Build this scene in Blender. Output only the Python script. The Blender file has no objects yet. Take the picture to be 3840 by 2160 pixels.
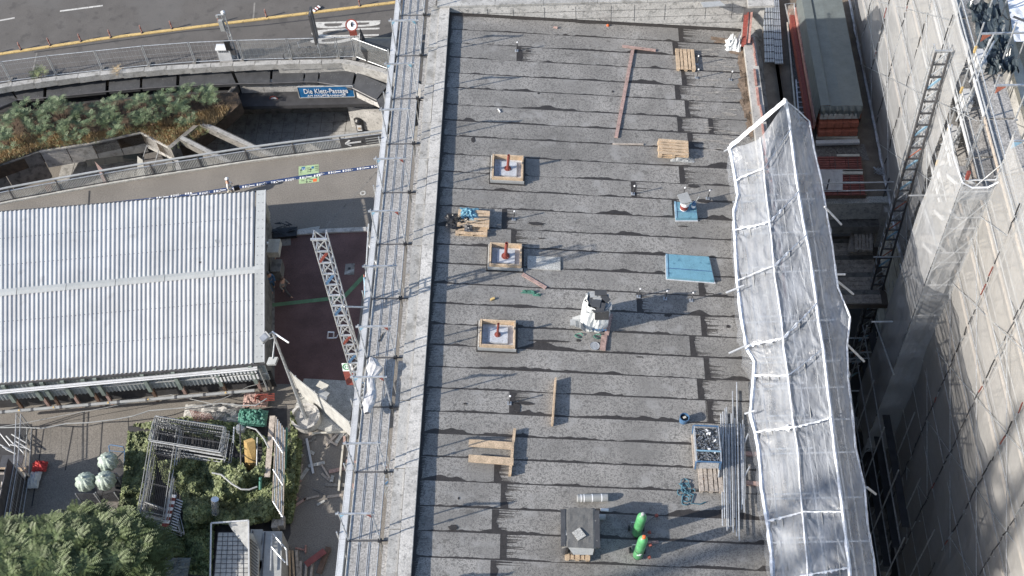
import bpy, math, random
from mathutils import Vector, Matrix, noise
random.seed(7)
rnd = random.random
def U(a, b): return a + (b - a) * rnd()
scene = bpy.context.scene
COL = scene.collection
# ---------------------------------------------------------------- camera
CX, CY = 1920.0, 1080.0
Yc = Vector((148, 6650, 0)); Dn = Vector((300, -3380, 0))
FL = math.sqrt(6650 * 3380 - 148 * 300)
Yc.z = -FL; Dn.z = -FL
Yc.normalize(); Zc = -Dn.normalized(); Xc = Yc.cross(Zc)
ROT = Matrix((Xc, Yc, Zc))            # rows = world axes in camera space
CAMH = 37.4                            # metres above the roof membrane
CAM = Vector((0, 0, CAMH))
cd = bpy.data.cameras.new("camera"); cam = bpy.data.objects.new("camera", cd); COL.objects.link(cam)
cam.matrix_world = Matrix.Translation(CAM) @ ROT.to_4x4()
cd.sensor_width = 36; cd.lens = 36 * FL / 3840; cd.clip_start = .5; cd.clip_end = 2000
scene.camera = cam
# ---------------------------------------------------------------- light
AZ = math.radians(20.4); EL = math.radians(29.4)
world = bpy.data.worlds.new("World"); scene.world = world; world.use_nodes = True
nt = world.node_tree; bg = nt.nodes["Background"]
sky = nt.nodes.new("ShaderNodeTexSky"); sky.sky_type = 'NISHITA'; sky.sun_disc = False
sky.sun_elevation = EL; sky.sun_rotation = math.radians(270 - 20.4)
nt.links.new(sky.outputs[0], bg.inputs[0]); bg.inputs[1].default_value = 0.135
sd = bpy.data.lights.new("sun", 'SUN'); sd.energy = 4.6; sd.angle = math.radians(.53); sd.color = (1, .93, .84)
sun = bpy.data.objects.new("sun", sd); COL.objects.link(sun)
SDIR = Vector((math.cos(AZ) * math.cos(EL), math.sin(AZ) * math.cos(EL), -math.sin(EL)))
sun.rotation_euler = SDIR.to_track_quat('-Z', 'Y').to_euler(); sun.location = (-30, -10, 40)
scene.view_settings.view_transform = 'Standard'; scene.view_settings.look = 'None'
scene.view_settings.exposure = 0.6; scene.view_settings.gamma = 1
scene.view_settings.use_curve_mapping = False
scene.render.engine = 'CYCLES'
scene.cycles.transparent_max_bounces = 16; scene.cycles.max_bounces = 6
# ---------------------------------------------------------------- measuring helpers (survey of the place)
def ray(px, py): return ROT @ Vector((px - CX, -(py - CY), -FL))
def W(px, py, z):
    d = ray(px, py); return CAM + d * ((z - CAMH) / d.z)
SL = .11; XL = -5.4
def R(px, py, h=0.0):                 # point on the sloping roof surface (+h)
    d = ray(px, py); t = (-CAMH + SL * XL + h) / (d.z + SL * d.x); return CAM + d * t
def AX(px, py, x):
    d = ray(px, py); return CAM + d * (x / d.x)
def V(base, px, py):                  # top of a vertical that starts at base and ends at the sight line
    d = ray(px, py).normalized(); a = Vector((0, 0, 1)); w = base - CAM
    b = d.dot(a); return base + a * ((b * d.dot(w) - a.dot(w)) / (1 - b * b))
def zr(x): return -SL * (x - XL)
# ---------------------------------------------------------------- materials
MATS = {}
def mat(name, col, rough=.8, metal=0, var=.18, scale=3., bump=.0, bscale=40., spots=None, coat=0, fine=.12, fscale=25.):
    if name in MATS: return MATS[name]
    m = bpy.data.materials.new(name); m.use_nodes = True; MATS[name] = m
    n = m.node_tree.nodes; l = m.node_tree.links; b = n["Principled BSDF"]
    b.inputs["Roughness"].default_value = rough; b.inputs["Metallic"].default_value = metal
    if coat: b.inputs["Coat Weight"].default_value = coat
    g = n.new("ShaderNodeNewGeometry")
    def nz(s, d=4):
        t = n.new("ShaderNodeTexNoise"); t.inputs["Scale"].default_value = s; t.inputs["Detail"].default_value = d
        l.new(g.outputs["Position"], t.inputs["Vector"]); return t.outputs[0]
    def mul(sock, lo, hi, a=.3, c=.7):
        r = n.new("ShaderNodeMapRange"); r.inputs[1].default_value = a; r.inputs[2].default_value = c
        r.inputs[3].default_value = lo; r.inputs[4].default_value = hi; l.new(sock, r.inputs[0]); return r.outputs[0]
    oi = n.new("ShaderNodeObjectInfo")
    v1 = mul(nz(scale), 1 - var, 1 + var); v2 = mul(nz(fscale, 3), 1 - fine, 1 + fine)
    v3 = mul(oi.outputs["Random"], .92, 1.08, 0, 1)
    def mm(a, c):
        k = n.new("ShaderNodeMath"); k.operation = 'MULTIPLY'; l.new(a, k.inputs[0]); l.new(c, k.inputs[1]); return k.outputs[0]
    f = mm(mm(v1, v2), v3)
    vm = n.new("ShaderNodeVectorMath"); vm.operation = 'SCALE'; vm.inputs[0].default_value = col[:3]; l.new(f, vm.inputs[3])
    out = vm.outputs[0]
    if spots:
        for (sc, th, wd, c2, amt) in spots:
            s = mul(nz(sc, 6), 0, amt, th, th + wd)
            mx = n.new("ShaderNodeMix"); mx.data_type = 'RGBA'; l.new(s, mx.inputs[0]); l.new(out, mx.inputs[6])
            mx.inputs[7].default_value = (*c2, 1); out = mx.outputs[2]
    l.new(out, b.inputs["Base Color"])
    if bump:
        bp = n.new("ShaderNodeBump"); bp.inputs["Strength"].default_value = bump; bp.inputs["Distance"].default_value = .02
        l.new(nz(bscale, 3), bp.inputs["Height"]); l.new(bp.outputs[0], b.inputs["Normal"])
    return m
def film(name, col, trans, var=.12, rough=.3, scale=2., spec=.5, tl=.35, bump=.0, bs=8):
    m = bpy.data.materials.new(name); m.use_nodes = True; MATS[name] = m
    n = m.node_tree.nodes; l = m.node_tree.links; b = n["Principled BSDF"]; o = n["Material Output"]
    b.inputs["Base Color"].default_value = (*col, 1); b.inputs["Roughness"].default_value = rough
    b.inputs["Specular IOR Level"].default_value = spec
    t = n.new("ShaderNodeBsdfTranslucent"); t.inputs[0].default_value = (*col, 1)
    a = n.new("ShaderNodeMixShader"); a.inputs[0].default_value = tl; l.new(b.outputs[0], a.inputs[1]); l.new(t.outputs[0], a.inputs[2])
    tr = n.new("ShaderNodeBsdfTransparent"); tr.inputs[0].default_value = (1, 1, 1, 1)
    g = n.new("ShaderNodeNewGeometry"); z = n.new("ShaderNodeTexNoise"); z.inputs["Scale"].default_value = scale; z.inputs["Detail"].default_value = 5
    mp = n.new("ShaderNodeMapping"); mp.inputs["Scale"].default_value = (1.6, .5, 1); l.new(g.outputs["Position"], mp.inputs[0]); l.new(mp.outputs[0], z.inputs[0])
    r = n.new("ShaderNodeMapRange"); r.inputs[1].default_value = .3; r.inputs[2].default_value = .7
    r.inputs[3].default_value = trans - var; r.inputs[4].default_value = trans + var; l.new(z.outputs[0], r.inputs[0])
    x = n.new("ShaderNodeMixShader"); l.new(r.outputs[0], x.inputs[0]); l.new(a.outputs[0], x.inputs[1]); l.new(tr.outputs[0], x.inputs[2])
    l.new(x.outputs[0], o.inputs[0])
    if bump:
        z2 = n.new("ShaderNodeTexNoise"); z2.inputs["Scale"].default_value = bs; z2.inputs["Detail"].default_value = 4; z2.inputs["Distortion"].default_value = 1.5
        l.new(mp.outputs[0], z2.inputs[0])
        bp = n.new("ShaderNodeBump"); bp.inputs["Strength"].default_value = bump; bp.inputs["Distance"].default_value = .06
        l.new(z2.outputs[0], bp.inputs["Height"]); l.new(bp.outputs[0], b.inputs["Normal"]); l.new(bp.outputs[0], t.inputs["Normal"])
    return m
# ---------------------------------------------------------------- mesh builder
class MB:
    def __init__(s): s.v = []; s.f = []
    def add(s, vs, fs):
        k = len(s.v); s.v += [Vector(p) for p in vs]; s.f += [tuple(k + i for i in f) for f in fs]; return s
    def box(s, c, d, rz=0, R3=None):
        x, y, z = [t / 2 for t in d]; M = R3 if R3 else Matrix.Rotation(rz, 3, 'Z'); c = Vector(c)
        vs = [c + M @ Vector((i * x, j * y, k * z)) for i in (-1, 1) for j in (-1, 1) for k in (-1, 1)]
        return s.add(vs, [(0, 1, 3, 2), (4, 6, 7, 5), (0, 4, 5, 1), (2, 3, 7, 6), (0, 2, 6, 4), (1, 5, 7, 3)])
    def beam(s, p, q, w, h, up=(0, 0, 1)):
        p = Vector(p); q = Vector(q); d = (q - p).normalized(); u = Vector(up); r = d.cross(u)
        if r.length < 1e-3: r = d.cross(Vector((1, 0, 0)))
        r.normalize(); u = r.cross(d); a = r * w / 2; b = u * h / 2
        vs = [p - a - b, p + a - b, p + a + b, p - a + b, q - a - b, q + a - b, q + a + b, q - a + b]
        return s.add(vs, [(3, 2, 1, 0), (4, 5, 6, 7), (0, 1, 5, 4), (1, 2, 6, 5), (2, 3, 7, 6), (3, 0, 4, 7)])
    def tube(s, p, q, r=.024, n=6, r2=None):
        p = Vector(p); q = Vector(q); d = (q - p).normalized(); a = d.orthogonal().normalized(); b = d.cross(a); r2 = r if r2 is None else r2
        vs = []
        for (c, rr) in ((p, r), (q, r2)):
            for i in range(n):
                t = 2 * math.pi * i / n; vs.append(c + a * rr * math.cos(t) + b * rr * math.sin(t))
        fs = [(i, (i + 1) % n, n + (i + 1) % n, n + i) for i in range(n)] + [tuple(range(n))[::-1], tuple(range(n, 2 * n))]
        return s.add(vs, fs)
    def path(s, pts, r=.02, n=6):
        pts = [Vector(p) for p in pts]; k = len(s.v); a = None; m = len(pts)
        for i, p in enumerate(pts):
            d = (pts[min(i + 1, m - 1)] - pts[max(i - 1, 0)]).normalized()
            a = d.orthogonal().normalized() if a is None else (a - d * a.dot(d)).normalized()
            b = d.cross(a)
            for j in range(n):
                t = 2 * math.pi * j / n; s.v.append(p + a * r * math.cos(t) + b * r * math.sin(t))
        for i in range(m - 1):
            for j in range(n):
                s.f.append((k + i * n + j, k + i * n + (j + 1) % n, k + (i + 1) * n + (j + 1) % n, k + (i + 1) * n + j))
        return s
    def lathe(s, c, prof, n=16, axis=None, cap=True):
        c = Vector(c); Q = Matrix.Identity(3) if axis is None else Vector(axis).to_track_quat('Z', 'Y').to_matrix()
        vs = [c + Q @ Vector((r * math.cos(2 * math.pi * i / n), r * math.sin(2 * math.pi * i / n), z)) for r, z in prof for i in range(n)]
        fs = [(a * n + i, a * n + (i + 1) % n, (a + 1) * n + (i + 1) % n, (a + 1) * n + i) for a in range(len(prof) - 1) for i in range(n)]
        if cap: fs += [tuple(range(n))[::-1], tuple(range((len(prof) - 1) * n, len(prof) * n))]
        return s.add(vs, fs)
    def slab(s, pts, th):              # polygon (seen from above ccw or cw), extruded down by th
        n = len(pts); pts = [Vector(p) for p in pts]
        if sum((pts[i].x * pts[(i + 1) % n].y - pts[(i + 1) % n].x * pts[i].y) for i in range(n)) < 0: pts = pts[::-1]
        dn = Vector((0, 0, -th))
        return s.add(pts + [p + dn for p in pts], [tuple(range(n)), tuple(range(n, 2 * n))[::-1]] + [(i, n + i, n + (i + 1) % n, (i + 1) % n) for i in range(n)])
    def sheet(s, pts, th, nrm):        # planar polygon given thickness along nrm
        n = len(pts); pts = [Vector(p) for p in pts]; dn = Vector(nrm) * th
        return s.add(pts + [p - dn for p in pts], [tuple(range(n)), tuple(range(n, 2 * n))[::-1]] + [(i, n + i, n + (i + 1) % n, (i + 1) % n) for i in range(n)])
    def grid(s, rows):
        k = len(s.v); m = len(rows[0])
        for r in rows: s.v += [Vector(p) for p in r]
        for i in range(len(rows) - 1):
            for j in range(m - 1):
                s.f.append((k + i * m + j, k + i * m + j + 1, k + (i + 1) * m + j + 1, k + (i + 1) * m + j))
        return s
ORG = {}
def root_of(o):
    while o.parent: o = o.parent
    return o
def P(name, mb, m, parent=None, label=None, smooth=False, kind=None, solid=0, fix=True):
    off = root_of(parent).location if parent else Vector((0, 0, 0))
    me = bpy.data.meshes.new(name); me.from_pydata([p - off for p in mb.v], [], mb.f)
    if fix:
        import bmesh
        b = bmesh.new(); b.from_mesh(me); bmesh.ops.recalc_face_normals(b, faces=b.faces[:]); b.to_mesh(me); b.free()
    if smooth: me.polygons.foreach_set("use_smooth", [True] * len(me.polygons))
    me.materials.append(m); me.update()
    o = bpy.data.objects.new(name, me); COL.objects.link(o)
    if parent: o.parent = parent
    if label: o['label'] = label
    if kind: o['kind'] = kind
    return o
def T(name, label, cat, loc=(0, 0, 0), group=None):
    o = bpy.data.objects.new(name, None); COL.objects.link(o); o.location = loc; o.empty_display_size = .1
    o['label'] = label; o['category'] = cat
    if group: o['group'] = group
    return o
def S(name, mb, m, smooth=False, kind='structure'):
    return P(name, mb, m, None, kind=kind, smooth=smooth)
def single(name, label, cat, mb, m, group=None, smooth=False):
    c = sum(mb.v, Vector()) / len(mb.v); c.z = min(p.z for p in mb.v)
    for p in mb.v: p -= c
    o = P(name, mb, m, smooth=smooth); o.location = c; o['label'] = label; o['category'] = cat
    if group: o['group'] = group
    return o
def dup(root, loc, rz=0, label=None, tilt=None):
    r = root.copy(); COL.objects.link(r); r.location = loc; r.rotation_euler = (tilt[0], tilt[1], rz) if tilt else (0, 0, rz)
    if label: r['label'] = label
    for ch in list(root.children):
        c = ch.copy(); COL.objects.link(c); c.parent = r
        for g in list(ch.children):
            d = g.copy(); COL.objects.link(d); d.parent = c
    return r
def drop(root):
    for ch in list(root.children_recursive): bpy.data.objects.remove(ch)
    bpy.data.objects.remove(root)
def text(name, s, size, m, parent, org, xd, yd, ext=.004, width=1., align='LEFT', bold=0):
    c = bpy.data.curves.new(name, 'FONT'); c.body = s; c.size = size; c.extrude = ext; c.offset = bold; c.align_x = align; c.materials.append(m)
    o = bpy.data.objects.new(name, c); COL.objects.link(o)
    xd = Vector(xd).normalized(); yd = Vector(yd); yd = (yd - xd * yd.dot(xd)).normalized(); zd = xd.cross(yd)
    bpy.context.view_layer.update()
    me = bpy.data.meshes.new_from_object(o); bpy.data.objects.remove(o); me.name = name
    off = root_of(parent).location if parent else Vector((0, 0, 0)); Mx = Matrix((xd * width, yd, zd)).transposed()
    for v in me.vertices: v.co = Mx @ v.co + Vector(org) - off
    o = bpy.data.objects.new(name, me); COL.objects.link(o)
    if parent: o.parent = parent
    return o
def fbm(x, y=0, z=0): return noise.fractal(Vector((x, y, z)), 1, 2, 4)
# ---------------------------------------------------------------- palette
M_sheet = mat('bitumen_sheet', (.25, .242, .228), .92, var=.22, scale=.7, bump=.5, bscale=34, fine=.2, fscale=38,
              spots=[(11, .54, .05, (.12, .118, .112), .6), (24, .55, .04, (.095, .093, .09), .7), (1.6, .56, .12, (.33, .326, .316), .5), (.5, .55, .1, (.2, .195, .185), .5), (3, .66, .03, (.1, .097, .09), .6)])
M_bead = mat('bitumen_bead', (.04, .036, .034), .6, var=.2, scale=6, fine=.3)
M_conc = mat('weathered_concrete', (.44, .43, .41), .9, var=.16, scale=1.2, bump=.5, bscale=14, fine=.2, fscale=18,
             spots=[(3.5, .56, .08, (.2, .2, .19), .55), (9, .6, .05, (.13, .13, .13), .6)])
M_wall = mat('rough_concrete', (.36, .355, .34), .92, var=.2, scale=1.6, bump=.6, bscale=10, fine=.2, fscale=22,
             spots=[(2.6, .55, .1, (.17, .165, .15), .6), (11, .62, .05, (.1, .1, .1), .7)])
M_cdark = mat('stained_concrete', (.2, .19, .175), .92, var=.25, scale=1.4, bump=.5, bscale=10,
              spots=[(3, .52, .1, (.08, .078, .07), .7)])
M_galv = mat('galvanised_steel', (.5, .52, .54), .45, .55, var=.2, scale=6, fine=.2)
M_deck = mat('scaffold_deck', (.34, .33, .315), .7, .2, var=.15, scale=3, fine=.45, fscale=16, bump=.6, bscale=22)
M_alu = mat('white_aluminium', (.52, .53, .54), .5, .1, var=.1, fine=.15)
M_wood = mat('pale_timber', (.5, .38, .26), .8, var=.2, scale=5, fine=.3, fscale=30)
M_woodg = mat('grey_timber', (.4, .35, .3), .85, var=.25, scale=5, fine=.3, fscale=30, spots=[(9, .58, .06, (.16, .13, .11), .6)])
M_woodp = mat('pinkish_plank', (.36, .25, .22), .85, var=.2, scale=5, fine=.3, fscale=26, spots=[(8, .6, .06, (.14, .1, .09), .6)])
M_woodd = mat('dark_timber', (.14, .09, .065), .8, var=.25, scale=4, fine=.3)
M_red = mat('red_painted_steel', (.22, .055, .042), .55, .1, var=.25, scale=12, fine=.25)
M_rust = mat('rusty_formwork', (.36, .2, .17), .8, .1, var=.3, scale=6, fine=.3)
M_blue = mat('blue_sheeting', (.15, .32, .41), .6, var=.1, scale=3, fine=.14, bump=.5, bscale=6, spots=[(4, .6, .04, (.05, .14, .2), .6)])
M_bluep = mat('blue_paint', (.07, .15, .27), .5, fine=.15)
M_skyb = mat('light_blue_paint', (.24, .4, .52), .5)
M_white = mat('white_plastic', (.8, .81, .82), .5, var=.06, fine=.06)
M_black = mat('black_plastic', (.02, .02, .022), .35, var=.2)
M_dgrey = mat('dark_grey_steel', (.09, .09, .095), .5, .3, var=.2)
M_grey = mat('grey_paint', (.32, .33, .33), .6, var=.12)
M_green = mat('green_gas_paint', (.09, .32, .13), .4, 0, var=.2, scale=6, coat=.2, spots=[(9, .6, .05, (.2, .3, .2), .5)])
M_orange = mat('orange_cap', (.7, .14, .04), .5)
M_teal = mat('green_strap', (.07, .2, .155), .6, fine=.3)
M_asph = mat('road_asphalt', (.118, .11, .103), .95, var=.12, scale=.7, bump=.4, bscale=18, fine=.2, fscale=20,
             spots=[(1.3, .56, .1, (.06, .057, .055), .5), (.22, .5, .08, (.13, .125, .12), .5), (9, .64, .04, (.05, .048, .046), .6)])
M_pave = mat('forecourt_asphalt', (.2, .185, .165), .95, var=.12, scale=.5, bump=.3, bscale=20, fine=.3, fscale=16,
             spots=[(6, .62, .06, (.13, .12, .11), .6)])
M_redas = mat('dark_red_asphalt', (.12, .07, .064), .9, var=.25, scale=.8, fine=.3, spots=[(5, .66, .05, (.04, .025, .025), .6)])
M_mark = mat('road_marking', (.5, .49, .46), .8, var=.15, fine=.2, spots=[(6, .58, .05, (.2, .19, .18), .7)])
M_yel = mat('yellow_kerb', (.5, .36, .15), .8, var=.12, fine=.25, spots=[(7, .6, .05, (.2, .15, .08), .8)])
M_gline = mat('green_line', (.13, .24, .13), .85)
M_navy = mat('navy_floor_strip', (.02, .045, .13), .7)
M_lime = mat('lime_floor_sticker', (.36, .48, .27), .6)
M_sign = mat('blue_sign', (.015, .13, .32), .45)
M_slate = mat('dark_cladding', (.06, .062, .066), .5, .1, var=.2, scale=2, spots=[(14, .66, .03, (.3, .3, .28), .6)])
M_shed = mat('shed_roof_white', (.54, .545, .54), .5, .0, var=.1, scale=.5, fine=.08, spots=[(1.2, .62, .1, (.36, .36, .35), .5), (7, .7, .04, (.25, .24, .22), .5)])
M_shedg = mat('shed_flashing', (.42, .435, .43), .6, .0, var=.06, fine=.12)
M_shedw = mat('shed_wall_sheet', (.34, .37, .38), .45, .2, var=.2, scale=2)
M_post = mat('grey_green_post', (.2, .24, .22), .6)
M_brick = mat('orange_block', (.33, .11, .07), .7, fine=.3)
M_tile = mat('red_clay_tube', (.2, .065, .055), .7, var=.25, scale=4)
M_tarp = mat('grey_green_tarp', (.13, .15, .15), .5, var=.12, scale=2, bump=.9, bscale=5)
M_grav = mat('gravel', (.16, .15, .14), .95, var=.2, scale=9, bump=1, bscale=22, fine=.55, fscale=20)
M_dirt = mat('brown_dust_floor', (.15, .125, .1), .95, var=.25, scale=2, fine=.25)
M_dark = mat('dark_floor_and_shade', (.045, .045, .048), .95, var=.25, scale=2)
M_soil = mat('dry_soil', (.09, .065, .045), 1, var=.3, scale=4)
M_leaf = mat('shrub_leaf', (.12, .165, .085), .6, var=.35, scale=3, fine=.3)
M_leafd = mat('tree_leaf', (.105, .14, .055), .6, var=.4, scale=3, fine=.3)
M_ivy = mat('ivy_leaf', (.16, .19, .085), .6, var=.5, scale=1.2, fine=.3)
M_hay = mat('dry_grass', (.46, .35, .2), .9, var=.3, scale=1.5, fine=.25)
M_bag = mat('bag_fabric', (.62, .64, .64), .6, var=.08, bump=.6, bscale=9)
M_gbag = mat('pale_green_bag', (.36, .42, .37), .4, var=.15, bump=.7, bscale=9)
M_skin = mat('skin', (.5, .3, .22), .6)
M_scrap = mat('steel_scrap', (.3, .31, .32), .4, .6, var=.5, scale=20, fine=.5, fscale=40)
M_insul = mat('insulation_block', (.5, .52, .55), .8, var=.15, scale=5, spots=[(13, .6, .04, (.25, .24, .24), .6)])
M_slab = mat('paving_slab', (.4, .4, .38), .9, fine=.45, fscale=26)
M_cream = mat('cream_panel', (.5, .48, .42), .7)
M_hoard = mat('pale_hoarding', (.42, .42, .4), .7, fine=.15, spots=[(4, .6, .06, (.3, .3, .29), .6)])
M_glass = mat('lamp_glass', (.25, .27, .3), .15, .2)
F_tent = film('tent_film', (.55, .58, .63), .53, .14, .2, 1.5, .8, .25, 1.0, 3.5)
F_skirt = film('tent_skirt', (.5, .53, .58), .74, .08, .28, 1.5, .6, .25, .8, 3.5)
F_tape = mat('white_tape_and_lit_edge', (.66, .69, .74), .35, var=.3, scale=6)
F_net = film('scaffold_net', (.6, .59, .57), .56, .02, .8, 6, .1, .2)
F_net2 = film('scaffold_net_bright', (.6, .61, .62), .54, .02, .8, 6, .1, .2)
F_sheet = film('clear_sheet', (.75, .77, .78), .25, .12, .3, 3, .6, .3, .8, 9)
F_mesh = film('fence_mesh', (.35, .36, .36), .72, .05, .7, 2, .1, .1)
# ================================================================ GROUND AND SKY LINE SETTING
G = -23.0
def GP(px, py, dz=0): return W(px, py, G + dz)
def poly(pts, z, th=None): return [Vector((p.x, p.y, z)) for p in pts]
PIT = -28.0
# forecourt: from the pit edge down to the bottom of the picture and under everything
edge = [(-900, 800), (0, 766), (505, 675), (1000, 597), (1440, 543), (2000, 490)]
pe = [GP(*p) for p in edge]
S('forecourt', MB().slab(pe + [Vector((40, pe[-1].y, G)), Vector((40, -25, G)), Vector((-75, -25, G))], .4), M_pave)
road_edge = [(-900, 380), (0, 328), (110, 315), (410, 280), (780, 243), (980, 232), (1322, 222), (1450, 262), (1660, 345)]
re_ = [GP(*p) for p in road_edge]
S('road', MB().slab(re_ + [Vector((5, 57, G)), Vector((40, 57, G)), Vector((40, 130, G)), Vector((-90, 130, G)), Vector((-90, re_[0].y, G))], .4), M_asph)
S('ground', MB().slab([Vector(p) for p in ((-900, -500, PIT - 3), (900, -500, PIT - 3), (900, 1500, PIT - 3), (-900, 1500, PIT - 3))], .5), M_dirt)
# pit floor (lower passage level) with slabs
S('passage_floor', MB().slab([Vector(p) for p in ((-75, 46, PIT), (10, 46, PIT), (10, 75, PIT), (-75, 75, PIT))], .3), M_pave)
mb = MB()
for i in range(-24, 4):
    for j in range(16):
        x = -14 + i * .9; y = 55.5 + j * .9
        mb.box((x, y, PIT + .012), (.86, .86, .02), 0)
P('passage_paving_slabs', mb, M_wall, kind='structure')
# retaining wall under the forecourt edge
mb = MB()
for a, b in zip(pe[:-1], pe[1:]):
    mb.sheet([a + Vector((0, .05, -.02)), b + Vector((0, .05, -.02)), Vector((b.x, b.y + .05, PIT)), Vector((a.x, a.y + .05, PIT))], .3, Vector((0, 1, 0)))
single('retaining_wall', 'concrete retaining wall under the forecourt edge below the long railing', 'wall', mb, M_cdark)
# forecourt joints and lines
def strip(pts, w, z, th=.0):
    mb = MB(); n = len(pts); L = []
    for i, p in enumerate(pts):
        d = (pts[min(i + 1, n - 1)] - pts[max(i - 1, 0)]); d.z = 0; d.normalize(); s = Vector((-d.y, d.x, 0)) * w / 2
        L.append((Vector((p.x, p.y, z)) + s, Vector((p.x, p.y, z)) - s))
    if th: 
        for (a, b), (c, d2) in zip(L[:-1], L[1:]): mb.slab([a, b, d2, c], th)
    else: mb.grid([[a, b] for a, b in L])
    return mb
S('forecourt_joint', strip([GP(336, 715), GP(333, 765)], .12, G + .004), M_dark)
S('forecourt_joint', strip([GP(1418, 640), GP(1330, 733), GP(1230, 840), GP(1200, 890)], .1, G + .004), M_cdark)
red = [GP(*p) for p in ((880, 900), (1090, 884), (1378, 868), (1370, 1000), (1320, 1440), (880, 1440))]
S('red_asphalt_field', MB().slab([Vector((p.x, p.y, G + .008)) for p in red], .05), M_redas)
S('kerb_strip', strip([GP(1085, 878), GP(1240, 868), GP(1385, 862)], .3, G + .12, .2), M_conc)
S('light_ramp', MB().slab([Vector((p.x, p.y, G + .012)) for p in [GP(1110, 862), GP(1200, 848), GP(1195, 862), GP(1105, 874)]], .05), M_slab)
S('platform_paving', MB().slab([Vector((p.x, p.y, G + .016)) for p in [GP(1020, 880), GP(1090, 880), GP(1090, 920), GP(1030, 925), GP(1030, 1440), GP(985, 1440)]], .05), M_cdark)
S('paved_apron', MB().slab([Vector((p.x, p.y, G + .02)) for p in [GP(1140, 1420), GP(1340, 1430), GP(1300, 1640), GP(1090, 1580)]], .05), M_slab)
S('green_guide_line', strip([GP(990, 1148), GP(1235, 1121), GP(1290, 1114), GP(1368, 1032)], .26, G + .02), M_gline)
S('floor_strip', strip([GP(400, 765), GP(705, 733), GP(1160, 659), GP(1440, 620)], .26, G + .008), M_navy)
arrows = MB()
for i in range(17):
    t = i / 16; px = 560 + t * 860; py = 747 - (px - 560) * .146 if px < 700 else 733 - (px - 705) * .155
    if px > 1160: py = 659 - (px - 1160) * .139
    p = GP(px, py); p.z = G + .014; s = .16; e = Vector((1, .14, 0)).normalized(); q = Vector((-e.y, e.x, 0)); sg = -1 if i % 2 else 1
    arrows.add([p + e * sg * s * 1.1, p + q * s * .6, p - q * s * .6], [(0, 1, 2)]); k = p - e * sg * s * .4
    arrows.add([k + q * .03 + e * .25, k - q * .03 + e * .25, k - q * .03 - e * .25, k + q * .03 - e * .25], [(0, 1, 2, 3)])
    for j in range(3): 
        k2 = p + e * (.45 + .16 * j); arrows.add([k2 + q * .09, k2 - q * .07, k2 - q * .07 + e * .09, k2 + q * .09 + e * .09], [(0, 1, 2, 3)])
S('floor_strip_arrows', arrows, M_white)
# green floor sticker
gs = T('floor_sign', 'pale green direction sticker crossed by the dark blue strip on the forecourt', 'floor sign', GP(1158, 655))
qq = [GP(1120, 625), GP(1195, 616), GP(1197, 681), GP(1121, 690)]
P('sticker', MB().slab([Vector((p.x, p.y, G + .006)) for p in qq], .02), M_lime, gs)
bl = MB(); gg = MB()
def sq(m, px, py, w, h, z=G + .012):
    a = [GP(px, py), GP(px + w, py - w * .1), GP(px + w, py + h - w * .1), GP(px, py + h)]; m.grid([[Vector((a[0].x, a[0].y, z)), Vector((a[1].x, a[1].y, z))], [Vector((a[3].x, a[3].y, z)), Vector((a[2].x, a[2].y, z))]])
sq(bl, 1131, 627, 13, 12); sq(bl, 1168, 625, 9, 8)
P('blue_square', bl, M_sign, gs)
for px, py in ((1150, 630), (1151, 637), (1151, 644), (1180, 624), (1181, 631), (1182, 638), (1150, 662), (1151, 669), (1128, 678), (1160, 673)): sq(gg, px, py, 13, 2)
sq(gg, 1158, 680, 10, 3)
def arrow(px, py, dy):
    for k in range(-3, 4): sq(gg, px + k - .5, py + abs(k) * dy, 2, 2)
    sq(gg, px - .7, py if dy > 0 else py - 14, 1.6, 14)
arrow(1128, 636, 1); arrow(1165, 632, 1); arrow(1186, 666, -1); arrow(1150, 684, -1)
P('print', gg, M_dgrey, gs); o_ = MB(); sq(o_, 1174, 671, 14, 11); P('orange_print', o_, M_orange, gs)
text('letter_u', 'U', .28, M_white, gs, GP(1133, 638.5, .02), (1, 0, 0), (0, 1, 0))
# manholes and patches
single('manhole_cover', 'small round pale manhole ring on the forecourt near the long crack', 'manhole', MB().lathe(GP(1361, 724, .004), [(.1, 0), (.1, .01), (.19, .01), (.19, 0)], 16, cap=False), M_slab)
S('asphalt_patch', MB().slab([Vector((p.x, p.y, G + .02)) for p in [GP(1296, 990), GP(1331, 988), GP(1328, 1031), GP(1291, 1031)]], .02), M_cdark)
S('asphalt_patch', MB().slab([Vector((p.x, p.y, G + .026)) for p in [GP(1293, 1020), GP(1328, 1008), GP(1326, 1020), GP(1292, 1030)]], .02), M_slab)
S('asphalt_patch', MB().slab([Vector((p.x, p.y, G + .026)) for p in [GP(1306, 1004), GP(1315, 1003), GP(1315, 1011), GP(1306, 1012)]], .02), M_black)
# road markings
S('lane_marking', strip([GP(225, 42), GP(385, 21)], .15, G + .006), M_mark)
S('lane_marking', strip([GP(-60, 88), GP(55, 67)], .15, G + .006), M_mark)
S('yellow_road_kerb', strip([GP(-80, 216), GP(0, 204), GP(388, 146), GP(1000, 70), GP(1500, 8)], .22, G + .07, .08), M_yel)
for pts in ([(130, 197), (400, 160), (700, 118), (1000, 93), (1500, 34)],):
    S('road_crack', strip([GP(x + U(-3, 3), y + U(-1, 1)) for x, y in pts], .1, G + .005), M_dark)
S('road_crack', strip([GP(120, 280), GP(138, 198)], .1, G + .005), M_cdark)
S('road_crack', strip([GP(955, 10), GP(950, 70)], .12, G + .005), M_cdark)
# painted word on the road, read from the right
o = text('road_word', 'BUS', 6.6, M_mark, None, GP(1183, 80, .008), (0, -1, 0), GP(1400, 60) - GP(1183, 84), .001, .2, bold=.09)
o['kind'] = 'structure'
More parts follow.
